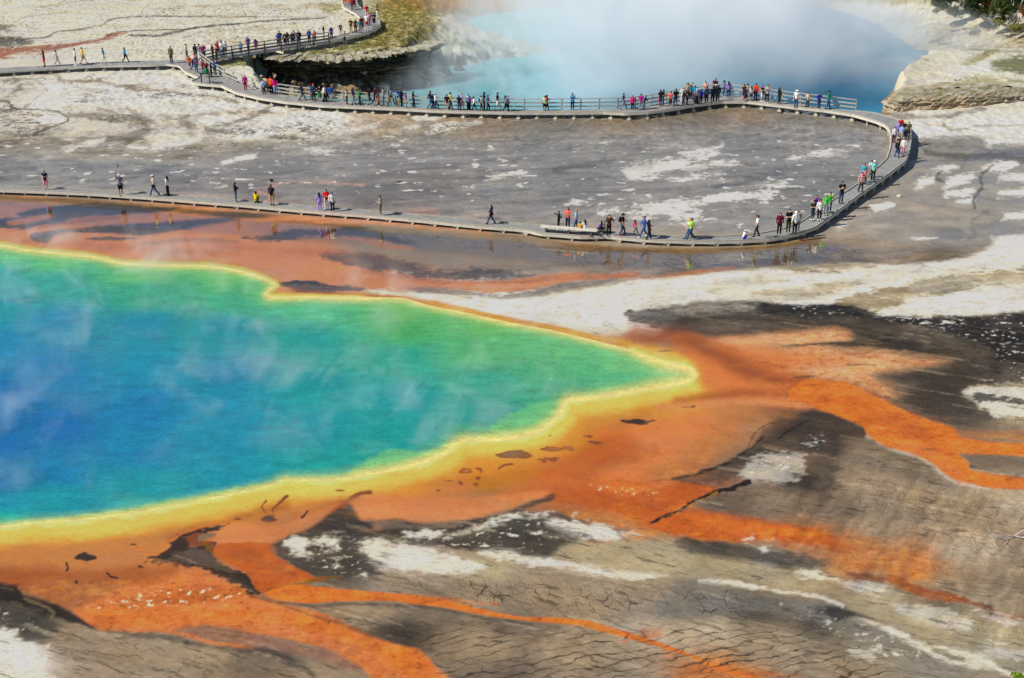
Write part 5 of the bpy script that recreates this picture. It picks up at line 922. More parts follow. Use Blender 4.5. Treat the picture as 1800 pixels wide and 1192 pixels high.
def person(u, vh, vf, kind, face, top, bot, head, extra, where, z, rnd):
    x, y, _ = at(u, vf, z); ppm = (to_px(x, y, z)[1] - to_px(x, y, z + 1.72)[1]); ref = {'cr': .66, 'si': .74}.get(kind, 1.0)
    k = max(.58, min(1.14, (vf - vh) / ppm / ref)); rz = ANG[face[0]] + (rnd.uniform(-.35, .35) if len(face) == 1 else {'+': .6, '-': -.6}[face[1]])
    r = empty('person', (x, y, z), rz); r.scale = (k, k, k)
    tk, tc = top[0], top[1:]; bk, bc = bot[0], bot[1:]; parts = head.split()
    def part(name, me, mat, c):
        o = link(name, me, None, r)
        if not me.materials: me.materials.append(mat)
        if me.materials[0] != mat and name != 'body': o.material_slots[0].link = 'OBJECT'; o.material_slots[0].material = mat
        o.color = c; return o
    sk = SK[rnd.randrange(3)]; part('body', proto(body_mesh, kind), M_SKIN, tuple(rgb(sk)) + (1,))
    part('hooded_jacket' if tk == 'H' else 'jacket' if tk in 'JV' else 'top', proto(top_mesh, kind, TOPW[tk][1]), M_STRIPE if tk == 'W' else M_CLOTH, tn(tc))
    part(BOTW[bk][0].split()[-1], proto(bottom_mesh, kind, BOTW[bk][1]), M_CLOTH, tn(bc) if bk + bc != 'jblue' else tuple(rgb((62, 98, 144))) + (1,))
    hk = parts[0]; part('hair', proto(hair_mesh, kind, hk[0] == 'l'), M_HAIR, tuple(rgb(HR[hk[1]])) + (1,))
    words_ = []; sc = rnd.choice([(236,236,232), (60,60,66), (30,30,34), (150,150,150)])
    for q in parts[1:]:
        n, _, c = q.partition(':')
        if n == 'cap': part('cap', proto(hat_mesh, kind, 0), M_CLOTH, tn(c)); words_.append(c + ' cap')
        if n == 'hat': part('hat', proto(hat_mesh, kind, 1), M_CLOTH, tn(c)); words_.append(c + ' hat')
        if n == 'hood': part('hood', proto(hood_mesh, kind), M_CLOTH, tn(c)); words_.append(c + ' hood')
        if n == 'pack': part('backpack', proto(pack_mesh, kind), M_CLOTH, tn(c)); words_.append(c + ' backpack')
        if n == 'bag': part('bag', proto(bag_mesh, kind), M_CLOTH, tn(c)); words_.append(c + ' bag')
        if n == 'shoes': sc = TINT[c]; words_.append(c + ' shoes')
        if n == 'print':
            J = pose(kind); mb = MB(); mb.ball(J['chest'] + V3((0, -.118, -.04)), (.085, .016, .075), 12, 8); part('shirt_print', proto(lambda kd, m=mb: m.mesh('shirt_print', True), kind + 'p'), M_CLOTH, tn(c)); words_.append(c + ' print')
    for n in 'LR': part('shoe', proto(shoe_mesh, kind, n), M_CLOTH, tuple(rgb(sc)) + (1,))
    cl = lambda s_: s_.replace('_', ' ')
    bits = ['person in', cl(tc), TOPW[tk][0] + ',', cl(bc), BOTW[bk][0]] + ([', ' + cl(', '.join(words_))] if words_ else []) + ([', ' + extra] if extra else []) + [where]
    lab = ' '.join(bits).replace(' ,', ','); wd = lab.split()
    if len(wd) > 16: print('LONG LABEL', len(wd), lab)
    if lab in MEMO: print('DUP LABEL', lab)
    MEMO.append(lab); tag(r, lab, 'person', 'people on the boardwalks'); return r
CROWD = {}
CROWD['on the far left boardwalk', .58] = '''
79 87 117 ph L|Kcharcoal|sred|sb|
101 88 116 wa R|Tpale_grey|spale_grey|sd|
134 85 115 st L|Twhite|sblue|sb|
147 83 112.5 wa R|Tyellow|skhaki|sd|
183 84 111 wb R|Tcyan|swhite|sb|
221 83 109.5 wa R|Jcyan|tblack|sb|
302 81 111 st F|Jolive|tcharcoal|sb|'''
CROWD['at the boardwalk junction', .62] = '''
329 77 104.5 st R|Twhite|solive|sd|
334 97.6 123 st B|Torange|sgrey|sd|
343.5 90 113.5 cam B|Kpink|tnavy|lb|
340 103 122.5 wa R|Jnavy|jdenim|sb|
346 102.5 127 st B|Jteal|jblue|sb pack:magenta|
345 77.5 105 st B|Jblack|tblack|sb hat:black|
352 76.5 105.5 st B|Tgrey|twhite|sb|
359 77.5 105.5 st B|Tmagenta|tnavy|sy|
374.5 78 102 st R|Jdark_red|jdenim|sb|
384 72.5 99.5 st F|Tred|tmaroon|lb|
391 72 101.5 ph F|Twhite|jblue|sb|
396.5 71.5 98.5 st F|Hwhite|jdenim|sd hood:white|
358 106 129 st B|Jmaroon|jblue|sg pack:red|
364 109 135.5 st B|Kmaroon|kgreen|sy|
372 110 136 ph R|Jnavy|tblack|sb|
378 107 131 cam B|Jblue|tcharcoal|sd bag:lime|'''
CROWD['on the upper boardwalk', .6] = '''
424 73 95 st B|Jlight_blue|jblue|sb|
437 64.5 88 st F|Jviolet|tnavy|sb|
450.6 67.5 90.5 st B|Jpurple|ccrimson|lb cap:white|
490 57.5 83 st B|Tblue|tcharcoal|sb|
493 54.5 80.5 st F|Tnavy|jdenim|sb cap:navy|
501.5 58.5 82 st F|Tblack|sblack|lb print:white|
506 56 80.5 st B|Jolive|jdenim|lb|
514.5 56.5 79.5 st F|Jcharcoal|cblack|lb|in mint top
517.5 53.5 77.5 st B|Hpale_grey|tgrey|sb|
526.5 53.3 80.5 ph F|Jblack|jblue|sb|
544 51.5 77 ph F|Jblue|lblack|lb|
554 53.5 75.5 cam B|Tcoral|cgrey|sd|
569.5 45.5 67.5 cam L|Snavy|stan|sd|
583 46.5 69.5 st B|Jpurple|jnavy|lb cap:white|nearest the railing end
599 41.5 63.5 st F|Tblack|swhite|sb print:white|
617.3 33 58 st F|Tblack|tkhaki|sb print:gold|
625.5 34 57.5 st F|Kbrown|tblack|lb|
633 35.5 57.5 st F|Tteal|lgrey|lb shoes:crimson|
636.3 28.5 54 st F|Jmaroon|scharcoal|sb|
645 24.5 50 st F|Twhite|scrimson|sb|
644.8 8 32 st F|Tred|twhite|sb|
648.7 22 45 st F|Tpink|tpurple|lb|
652 21.5 44.5 st F|Tlight_blue|twhite|lb|
658 22 47.5 fold F|Tnavy|snavy|sd|
664 7.4 33.5 cam R|Kblack|twhite|sb|
618.5 -8 17.5 wa B|Tred|jdenim|sb|at the top edge
623 -9 16.5 wb B|Tmaroon|sred|sd|
613 -12 12.5 wb F|Ksalmon|ssalmon|sy|at the top edge
608.5 -16 9 st F|Kred|kred|lb|at the top edge'''
CROWD['on the grass below the upper boardwalk', 0] = '''
606.5 54.5 78 wb L|Kolive|sblack|sb|stepping down'''
CROWD['on the crater boardwalk', .62] = '''
431.8 132 158.5 st F|Jmagenta|tcrimson|sd|
461.5 132.5 161 st B|Tolive|tbeige|sd hat:beige|
467.5 134 163 st B|Tbeige|sbrown|sd|
464.4 139 166.5 ph F|Jlight_blue|jnavy|sb shoes:red|
477.4 134 165 st B|Jorange|tblack|sd|
484.7 137 166 st B|Jhot_pink|clight_blue|lb|
531.5 147.5 176.5 wa R|Lnavy|jdenim|lb|
551.7 147 178 wb F|Jdenim|tcharcoal|sb cap:red|
562.4 150.3 178 ph F|Jblack|kgreen|sb|
571 150 179.5 wb R|Twhite|tblack|sb|
575.2 151.5 178.5 wa R|Tblue|jnavy|sb|
582 150.3 178.8 st B|Jblue|twhite|sb|
610 156.7 183.4 ph R|Jpale_grey|lblack|sb shoes:red|
621.5 154.4 184.3 wb R|Hnavy|jgrey|lb|
632.5 155.6 185 ph R|Jgreen|tblack|sb|
649.8 155.3 185.5 wa R|Tblack|sdenim|lb shoes:white|
659.6 152.6 183.4 wa R|Lmaroon|tblack|sb|
665 159.3 187 wa R|Tcharcoal|sorange|sb|
674 153.8 184.2 fold R|Wnavy|tgrey|sd|
683.2 156.8 187 wa R|Tgrey|skhaki|sg|
687.8 155.6 184.5 wa R|Slight_blue|jdenim|sb cap:navy|
700 156.5 184 st R|Jroyal_blue|tblack|sb|
706.3 155.4 186.6 ph R|Lnavy|tblack|sb|
702.8 160.8 187.4 wb R|Tblue|skhaki|sd|
713.8 162.6 189.2 st R|Tmagenta|tkhaki|sb|
727 159.8 188.6 wb R|Tblack|jnavy|sb bag:tan|
757 159.6 191.2 wa R|Lblack|jblue|sb|
761.8 165.5 191 wa R|Tblue|jnavy|sb|
765.8 163.6 192.4 wa R|Twhite|jdenim|sb cap:pale_grey|
785.8 166 194 st B|Tblack|stan|sb|
791.8 162.6 192.8 wb R|Jyellow|jdenim|sb cap:charcoal|
807.2 167.3 194.8 st B|Tblack|jdenim|sd|
811.8 163.6 193.8 wb R|Tlavender|kfloral|sy|
823.4 164.6 192.6 st B|Twhite|tcharcoal|sb cap:cyan|
825.2 168.6 193 st B|Tpurple|tblack|sb|
833.2 169.6 194.8 wa R|Twhite|tblack|lb|
845.6 168 194.8 wb R|Tpale_grey|tcharcoal|sd pack:blue|
851.2 162 194.8 st R|Tblack|tblack|sb|
857.8 167.2 196.2 wb R|Troyal_blue|tnavy|sb|
874.8 162.6 194.8 wa R|Tblack|twhite|sb|
888.8 168 196.2 wa R|Lgrey|tblack|lb bag:khaki|
893.4 166 195.4 pt R|Tlavender|tblack|sd cap:white|
957.2 168 194.6 st F|Tmint|sblack|lb bag:lime|
961.2 166.6 194.2 wb R|Lred|tblack|lb|
1006 163.3 193.4 cam F|Tcyan|jnavy|sb|
1095.6 163.8 192.4 wa R|Tnavy|tgrey|sb|
1111.3 168 193.4 st F|Jhot_pink|tblack|lb|
1126 164.6 193.3 st B|Tmagenta|tgrey|sb|
1132 168 192 ln R|Lcharcoal|tgrey|sd|
1160.3 157.6 187 st B|Tcharcoal|tcrimson|lb|
1165 157.2 186.8 ph R|Tblack|jblue|sb|
1178.2 160.6 187.6 wa B|Tcoral|cblack|sd|
1187 156 188 wb B|Tblack|jdenim|sb|
1199 153 181 st B|Jwhite|twhite|sy|
1201.4 158.3 185 wb L|Jblack|tdark_purple|sb|
1207.4 155.2 184 st R|Tcharcoal|tblack|sb cap:grey|
1208 145.2 175.6 st F|Ktan|tcharcoal|lb|
1213 148.5 175.6 st F|Tturquoise|jnavy|sb|
1216 145 175 st F|Tpale_grey|tgrey|sd|
1221 150.6 178 st B|Tcyan|jdenim|sb|
1224 155.6 183.4 st B|Tgrey|Kblack|sg hood:pale_grey|
1231.4 156.8 181.8 wb B|Jroyal_blue|tblack|sb cap:navy|
1239.4 142.8 172.5 fold F|Worange|tgrey|sb|
1241.4 151.6 181 st B|Jdenim|jnavy|sb|
1256 137.6 167.5 st F|Smaroon|tnavy|sb|
1251.8 152 180 st B|Jnavy|tblack|sb|
1256.6 148.6 178.6 st B|Jcharcoal|jdenim|sb cap:white bag:royal_blue|
1261.6 149.5 177.6 st B|Jnavy|jnavy|sb|
1271.6 140.6 168.4 ph R|Lgrey|jdenim|lb|
1279.4 142.6 171.4 st B|Jlavender|jdenim|lb|
1306.8 148 175.6 st B|Tbrown|sbrown|sd|
1312.4 146.6 176 st R|Ltan|ttan|sd|
1309.6 152.6 178.6 fold R|Tnavy|kdark_purple|sb|
1319.8 151.6 177 wb B|Twhite|sdenim|lb|
1327.5 146.6 176 st B|Jorange_red|tblack|sd|
1339.5 150 178.6 ph F|Kblack|swhite|ld|
1347.8 148.4 180.4 cam F|Tpale_grey|tblack|sb|
1368.7 153.6 183.2 wb R|Lblack|tblack|sb|
1398.6 158 188.8 st F|Swhite|jdenim|sg hat:white|
1418.8 161.8 189.6 ph F|Tcream|tcharcoal|lb|
1438.4 162.6 192.4 ph F|Vroyal_blue|jdenim|sb shoes:white|
1454.6 159 192 wb R|Jgreen|jblue|sb|'''
CROWD['in the group on the right bend', .7] = '''
1581.4 207.3 236 st F|Tred|tcharcoal|sd|
1577 214.2 241 wb F|Jlavender|jdenim|sd cap:violet|
1586.8 213.4 242 st F|Jnavy|tblack|sd cap:yellow|
1595.1 214 243.8 wb F|Tolive|tblack|sb|
1570.6 222.8 251 st F|Lwhite|tmaroon|sb|
1583.2 220 247 wb F|Tlight_blue|tkhaki|sb|
1591.2 226.5 246 st F|Jdenim|jdenim|sb|
1578.4 239.5 269 wb F|Tbrown|tcharcoal|ld|
1575.5 246 276.2 wb F|Jcharcoal|jblue|lb bag:magenta|
1586.4 242.4 273 wb F|Jwhite|tpink|sb|'''
CROWD['on the slanting boardwalk at right', .62] = '''
1529.4 281.6 313 wb F|Twhite|tgrey|sb|
1533.6 282 317 st F|Taqua|tblack|sd cap:white|
1516.6 287.6 322 wb F|Tturquoise|tgrey|sb|
1518.4 296.5 325 wb F|Tpink|tcharcoal|lb bag:gold|
1512 302.6 338.6 wb F|Wred|tcharcoal|sd cap:violet|
1477.5 318.6 357 ph F|Tblack|jdenim|sb print:white|
1457.3 338.4 372 cam F|Tbright_green|jdenim|sb|
1450.2 342.2 377.4 st F|Kbright_green|lgrey|lb shoes:lime|
1432.4 342.4 376 cam F|Tpurple|tgrey|sb|
1427.3 352.6 386 fold F|Tcharcoal|jdenim|sb|
1439.5 350.4 386.8 st F|Lwhite|lblack|lb|
1396.3 371.4 411 st B|Hwhite|tblack|sd hood:white|
1401.4 371.6 406 st F|Tgrey|tgrey|sd|
1385 367.6 407.4 fold F|Tblack|tolive|sb|
1369.2 374 410.8 st F|Lmaroon|tblack|lb|
1329.8 378.4 416.2 wb L|Swhite|tcharcoal|sb cap:charcoal|'''
CROWD['on the front boardwalk', .42] = '''
1306 404.6 422 cr R|Twhite|jroyal_blue|sd cap:white|crouching
1210.4 385.4 419 wa L|Tcream|jblue|sd hat:gold|
1214 383.4 421.8 wa L|Tlime|jdenim|sd|
1140 386 421 wb R|Jblack|tnavy|lb bag:red|
1131.6 380 417.2 wa L|Jblue|jblue|sd|
1116 386 414 wa R|Thot_pink|tgrey|lb|
1093.8 375.3 414.6 wb R|Tblack|jdenim|sb cap:black shoes:coral pack:black|
1070 376.8 414.8 cam F|Jbrown|tblack|sb|
1056.5 388.5 410 si L|Jpurple|tblack|lb|seated
1028 386.4 411 si B|Twhite|sgrey|lb|seated on the bench
1019.4 389.6 411 si B|Tgold|sgrey|sd|small, seated on the bench
1012.6 368.2 405 wb L|Tlight_blue|jblue|sy|
998 364.6 401 fold F|Tcoral|jdenim|lb|
982 371 403.2 pt L|Jblack|tblack|sb pack:grey|
863.6 360.6 394 wa L|Jnavy|jdenim|lb bag:black|
669.6 342.8 379 ph L|Tgrey|colive|sd hat:olive|
585 337.4 372.3 st F|Lwhite|tnavy|ld cap:blue shoes:red|
575 332.6 368.6 fold F|Jred|twhite|lb|
562.4 338 371 st B|Jlavender|tlavender|lb|
478.6 324.2 361 st B|Tblack|skhaki|sd pack:charcoal|
450 336.6 357 cr B|Tyellow|tblack|lb|crouching
415.2 320.2 355.2 ph R|Lblack|jblue|sb|
296.2 309.4 344.4 st L|Twhite|tblack|lb|
272.4 307.6 345 wa L|Tcream|jblue|sd cap:cream bag:black|
213.2 306.2 343 up F|Tgrey|sblack|sd cap:white|arm raised
82 299.6 334 ph F|Knavy|spink|lb|'''
rnd = random.Random(5); STICK = None
for (where, z), rows in CROWD.items():
    for row in rows.strip().split('\n'):
        a, top, bot, head, extra = row.split('|'); u, vh, vf, kind, face = a.split()
        o = person(float(u), float(vh), float(vf), kind, face, top, bot, head, extra, where, z, rnd)
        if kind == 'up': STICK = o
# ---------------------------------------------------------------- things on and beside the boardwalks
M_BLACK = plain('black_paint', (34, 34, 36), .5, .15, 5, 0, .4); M_PANEL = plain('sign_panel', (70, 72, 70), .4, .5, 9, 0, .4); M_METAL = plain('grey_metal', (128, 130, 134), .35, .1, 5, 0, .6)
a, b = V3(at(354.6, 146.4, ZF)), V3(at(369.2, 147.6, ZF)); t = empty('information_sign', tuple((a + b) / 2)); off = -(a + b) / 2; tag(t, 'black two-legged information sign standing at the platform edge', 'sign')
for q in (a, b): mb = MB(); mb.bar(q + off, q + off + V3((0, 0, 1.0)), .10, .10, up=(0, 1, 0)); mb.build('leg', M_BLACK, t)
d = (b - a).normalized(); n_ = V3((d.y, -d.x, 0)); pn = MB(); c1, c2 = a + off - d * .16, b + off + d * .16
lo, hi = n_ * -.30 + V3((0, 0, .92)), n_ * .26 + V3((0, 0, 1.16)); vs = [c1 + lo, c2 + lo, c2 + hi, c1 + hi]; dn = V3((0, 0, -.06)); pn.add(vs + [q + dn for q in vs], [(3, 2, 1, 0), (4, 5, 6, 7), (0, 1, 5, 4), (1, 2, 6, 5), (2, 3, 7, 6), (3, 0, 4, 7)]); pn.build('frame', M_BLACK, t)
pn = MB(); up = V3((0, 0, .004)); vs = [q + up + ((c1 + c2) / 2 + (lo + hi) / 2 - q) * .12 for q in vs]; pn.add(vs, [(0, 1, 2, 3)]); pn.build('panel', M_PANEL, t)
# bench
a, b = V3(at(956, 407.6, ZL)), V3(at(1044, 414.6, ZL)); t = empty('bench', tuple((a + b) / 2)); off = -(a + b) / 2; d = (b - a).normalized(); n_ = V3((d.y, -d.x, 0)); tag(t, 'long pale backless plank bench on the front boardwalk', 'bench')
mb = MB(); [mb.bar(a + off - d * .25 + n_ * k + V3((0, 0, .44)), b + off + d * .25 + n_ * k + V3((0, 0, .44)), .17, .05) for k in (-.19, 0, .19)]; mb.build('seat', M_FASCIA, t)
for f in (.05, .5, .95):
    q = a.lerp(b, f) + off; mb = MB(); mb.bar(q - n_ * .2 + V3((0, 0, .2)), q + n_ * .2 + V3((0, 0, .2)), .14, .40); mb.bar(q - n_ * .24 + V3((0, 0, .03)), q + n_ * .24 + V3((0, 0, .03)), .2, .055); mb.build('leg', plain('brown_timber', (120, 84, 62), .8, .2, 5) if f == .05 else bpy.data.materials['brown_timber'], t)
# wheelchair under the seated person in purple
x, y, _ = at(1056.5, 410, ZL); t = empty('wheelchair', (x, y, ZL), ANG['L']); tag(t, 'dark wheelchair carrying a seated person beside the bench', 'wheelchair')
mb = MB(); mb.box((0, 0, .36), (.46, .44, .05)); mb.build('seat', M_BLACK, t); mb = MB(); mb.box((0, .24, .66), (.44, .04, .5)); mb.build('backrest', M_BLACK, t)
for s_ in (1, -1):
    mb = MB(); ring_ = [V3((.29 * s_, .08 + .30 * math.cos(k * math.pi / 10), .31 + .30 * math.sin(k * math.pi / 10))) for k in range(21)]; mb.tube(ring_, .018, 6); [mb.tube([V3((.29 * s_, .08, .31)), ring_[k]], .006, 4) for k in range(0, 20, 2)]; mb.build('wheel', M_BLACK, t)
    mb = MB(); mb.tube([V3((.24 * s_, .26, .95)), V3((.24 * s_, .25, .36)), V3((.24 * s_, -.26, .36)), V3((.22 * s_, -.42, .10))], .016, 6); mb.tube([V3((.24 * s_, .33, .95)), V3((.24 * s_, .25, .95))], .018, 6); mb.box((.2 * s_, -.42, .08), (.14, .2, .03)); mb.build('frame', M_METAL, t)
    mb = MB(); mb.tube([V3((.23 * s_, -.3 + .08 * math.cos(k * math.pi / 5), .09 + .08 * math.sin(k * math.pi / 5))) for k in range(11)], .015, 5); mb.build('caster', M_BLACK, t)
# selfie stick and phones in hands
if STICK:
    x, y, z = STICK.location; M_ = STICK.matrix_basis; h = M_ @ V3((-.24, -.16, 1.92)); tip = V3(at(207.4, 290.5, 0)); k = (y - .1) / tip.y; g = 39.0 + (tip.z - 39.0) * k; tip = V3((tip.x * k, y - .1, g))
    mb = MB(); mb.tube([V3((0, 0, 0)), (tip - h)], .012, 6); mb.box(tip - h, (.09, .02, .15)); mb.box(V3((0, 0, 0)), (.035, .035, .14)); o = mb.build('selfie_stick', M_BLACK); o.location = h; tag(o, 'black selfie stick held high on the front boardwalk', 'selfie stick')
# rocks, sticks
def boulder(u, v, r, mat, label, seed, name='rock', cat='rock', sq=(1, .8, .6), z=0.0, group=None):
    x, y, z = at(u, v, z); mb = MB(); mb.ball((0, 0, r * .35), (r * sq[0], r * sq[1], r * sq[2]), 16, 10); me = mb.mesh(name, True); c = np.array([q.co for q in me.vertices]); n = 1 + .25 * gnoise(c[:, 0] / r * 1.3 + seed, c[:, 1] / r * 1.3 + c[:, 2] / r) + .15 * gnoise(c[:, 0] / r * 3 + seed, c[:, 2] / r * 3 + c[:, 1] / r)
    me.vertices.foreach_set('co', (c * n[:, None]).astype(np.float32).ravel()); me.update(); o = link(name, me, mat); o.location = (x, y, z - r * .12); tag(o, label, cat, group); return o
M_PALE = plain('pale_stone', (206, 198, 178), .9, .3, 12, .5); M_DARKROCK = plain('dark_wet_stone', (74, 64, 56), .7, .5, 6, .6); M_TANROCK = plain('ochre_stone', (150, 122, 84), .85, .4, 7, .6)
rk = random.Random(9)
for k, (u, v, r, m) in enumerate(((478,150,.5,0),(494,155,.7,0),(512,160,.6,1),(528,163,.5,0),(548,166,.65,0),(566,166,.45,2),(585,167,.6,0),(604,165,.5,1),(622,163,.75,1),(640,161,.6,0),(658,160,.5,0),(676,158,.55,2),(694,156,.5,0),(716,153,.6,0),(736,150,.7,0),(520,155,.4,2),(575,161,.4,1),(632,155,.5,1),(760,138,.5,0),(782,130,.6,0),(806,122,.5,0))):
    boulder(u, v, r * 1.25, (M_DARKROCK, M_TANROCK, M_PALE)[m], ('dark rough rock', 'ochre rough rock', 'pale rough rock')[m] + ' at the water foot of the dark crater wall', 60 + k, sq=(1, .8, rk.uniform(.5, .8)), z=-3.9, group='rocks along the foot of the crater wall')
M_GREYWOOD = plain('bleached_wood', (196, 190, 182), .85, .25, 10, .3); M_DKWOOD = plain('old_wood', (104, 92, 80), .9, .3, 10, .3)
boulder(1580.5, 346, .22, M_PALE, 'small pale rock alone on the brown flat right of the boardwalk', 3)
for (u1, v1, u2, v2, r, lab, m) in ((696, 321, 706, 320, .05, 'grey stick lying on the grey flat behind the front boardwalk', M_DKWOOD), (721, 336, 731, 337, .05, 'pale stick lying on the tan flat behind the front boardwalk', M_PALE), (474, 319, 480, 319, .10, 'short black log by the orange trickle', M_BLACK)):
    a, b = V3(at(u1, v1)), V3(at(u2, v2)); mb = MB(); mb.tube([V3((0, 0, r)), (b - a) * .5 + V3((0, .03, r * 1.3)), b - a + V3((0, 0, r))], [r, r * 1.1, r * .7], 7); o = mb.build('driftwood', m, None, True); o.location = a; tag(o, lab, 'stick')
def branchy(mb, q, d, L, r, depth, rn, spread=.7):
    pts = [q]; 
    for k in range(3): d = (d + V3((rn.uniform(-1, 1), rn.uniform(-1, 1), rn.uniform(-.6, .8))) * .18).normalized(); pts.append(pts[-1] + d * L / 3)
    mb.tube(pts, [r, r * .85, r * .7, r * .5], 5)
    if depth:
        for k in range(rn.randint(2, 3)): branchy(mb, pts[rn.randint(1, 3)], (d + V3((rn.uniform(-1, 1), rn.uniform(-1, 1), rn.uniform(-.7, 1))) * spread).normalized(), L * rn.uniform(.5, .8), r * .55, depth - 1, rn, spread)
rn = random.Random(12)
mb = MB(); branchy(mb, V3((.0, 0, .1)), V3((.8, .2, .35)), .9, .035, 2, rn); branchy(mb, V3((0, 0, .08)), V3((-.7, -.25, .3)), .9, .03, 2, rn); branchy(mb, V3((.1, 0, .08)), V3((.6, -.5, .15)), .8, .03, 2, rn); o = mb.build('dead_branch', M_GREYWOOD); o.location = at(1782, 945); tag(o, 'bleached dead branch lying on the tan crust at lower right', 'branch')

# ---------------------------------------------------------------- plants
def foliage_mat(name, c1, c2, c3):
    m, nt, b = new_mat(name); P = pos_n(nt); a = node(nt, 'ShaderNodeAttribute', attribute_name='leaf')
    c = mixc(nt, a.outputs['Fac'], tuple(rgb(c1)), tuple(rgb(c2))); c = mixc(nt, maprange(nt, noise_n(nt, P, 1.6, 3), .45, .62, 0, .8), c, tuple(rgb(c3))); nt.links.new(c, b.inputs['Base Color']); b.inputs['Roughness'].default_value = .7; b.inputs['Specular IOR Level'].default_value = .2; return m
def leaves(clumps, n, size, seed, droop=0.0):
    """Leaf-sized quads scattered through ellipsoid clumps ((x,y,z),(rx,ry,rz))."""
    g = np.random.default_rng(seed); vol = np.array([c[1][0] * c[1][1] * c[1][2] for c in clumps]) ** .75; pick = g.choice(len(clumps), n, p=vol / vol.sum())
    d = g.normal(size=(n, 3)); d /= np.linalg.norm(d, axis=1)[:, None]; rad = g.uniform(.25, 1, n) ** .45
    c = np.array([q[0] for q in clumps])[pick]; r = np.array([q[1] for q in clumps])[pick]; P = c + d * rad[:, None] * r
    keep = fbm(P[:, 0] * 1.9 + P[:, 2] * .7, P[:, 1] * 1.9 + P[:, 2] * 1.3, 2, seed) > -.28; P, d = P[keep], d[keep]; P[:, 2] = np.maximum(P[:, 2], .02); n = len(P)
    nrm = d + g.normal(size=(n, 3)) * .8; nrm /= np.linalg.norm(nrm, axis=1)[:, None]; a = np.cross(nrm, g.normal(size=(n, 3))); a /= np.linalg.norm(a, axis=1)[:, None]; b = np.cross(nrm, a)
    s_ = size * g.uniform(.6, 1.4, n)[:, None]; a = a * s_; b = b * s_ * .55
    V = np.stack([P - a, P - b * .9, P + a, P + b * .9], 1).reshape(-1, 3); me = mesh_np('leaves', V, np.arange(4 * n).reshape(-1, 4), False); attr_f(me, 'leaf', np.repeat(g.uniform(0, 1, n), 4)); return me
M_PINE = foliage_mat('pine_needles', (28, 46, 20), (58, 80, 28), (92, 100, 40)); M_DKPINE = foliage_mat('dark_needles', (20, 34, 17), (40, 60, 24), (70, 80, 32)); M_RUST = foliage_mat('rusty_leaves', (150, 70, 24), (196, 110, 40), (96, 84, 36)); M_SAGE = foliage_mat('sage_leaves', (92, 104, 50), (150, 150, 70), (128, 92, 44)); M_GREYTWIG = foliage_mat('grey_twigs', (150, 142, 138), (190, 184, 178), (112, 100, 96)); M_FRESH = foliage_mat('fresh_leaves', (80, 110, 24), (140, 170, 40), (110, 140, 30))
M_BARK = plain('bark', (96, 78, 62), .9, .3, 8, .5)
def tree(u, v, w, h, mat, label, seed, nleaf=4200, trunk=M_BARK, name='pine_tree', cat='tree', group='trees and shrubs at the far right corner'):
    x, y, _ = at(u, v); t = empty(name, (x, y, 0)); tag(t, label, cat, group); rn = random.Random(seed); mb = MB(); mb.tube([(0, 0, -.1), (.04, 0, h * .45), (0, .03, h * .97)], [.09 + w * .03, .06 + w * .015, .02], 7); cl = []
    for k in range(13):
        f = k / 12; zz = h * (.05 + .91 * f); rr = w * .68 * (1 - .66 * f ** 1.5) ; 
        for j in range(3 if f < .8 else 1):
            an = rn.uniform(0, 6.28); e = rr * rn.uniform(.35, .75) if f < .8 else 0; q = (e * math.cos(an), e * math.sin(an), zz + rn.uniform(-.1, .1) * h * .1); s_ = rr * rn.uniform(.42, .66) + .1; cl.append((q, (s_, s_, s_ * rn.uniform(.5, .75))))
            if f < .8: mb.tube([(0, 0, zz * .92), q], [.035, .012], 5)
    mb.build('trunk', trunk, t, True); link('crown', leaves(cl, nleaf, .13, seed), mat, t); return t
def shrub(u, v, w, h, mat, label, seed, nleaf=1500, name='shrub', cat='shrub', size=.09, group='trees and shrubs at the far right corner', z=0.0):
    x, y, _ = at(u, v, z); t = empty(name, (x, y, z)); tag(t, label, cat, group); rn = random.Random(seed); mb = MB(); cl = []
    for k in range(9): an = rn.uniform(0, 6.28); e = rn.uniform(0, .36) * w; q = (e * math.cos(an), e * math.sin(an), h * rn.uniform(.25, .78)); s_ = w * rn.uniform(.22, .36); cl.append((q, (s_, s_, s_ * h / w * .9))); mb.tube([(0, 0, -.05), (q[0] * .5, q[1] * .5, q[2] * .6), q], [.03, .02, .01], 5)
    mb.build('stem', M_BARK, t, True); link('foliage', leaves(cl, nleaf, size, seed), mat, t); return t
def snag(u, v, h, lean, label, seed, depth=3, n=3, name='dead_tree'):
    x, y, _ = at(u, v); rn = random.Random(seed); mb = MB()
    for k in range(n): branchy(mb, V3((rn.uniform(-.2, .2) * (n > 1), rn.uniform(-.2, .2), 0)), (V3(lean) + V3((rn.uniform(-.5, .5), rn.uniform(-.3, .3), 0)) * (.9 if n > 1 else .05)).normalized(), h, .06, depth, rn, .75)
    o = mb.build(name, M_GREYWOOD); o.location = (x, y, 0); tag(o, label, 'dead tree', 'trees and shrubs at the far right corner')
tree(1654, 15, 1.9, 3.4, M_PINE, 'bushy green tree furthest left in the far right corner', 21); tree(1712, 27, 2.3, 4.0, M_DKPINE, 'dark green tree between the grey snag and the rusty shrub', 22); tree(1761, 41, 2.7, 5.0, M_PINE, 'large bright green pine beside the white dead trunk', 23, 3600)
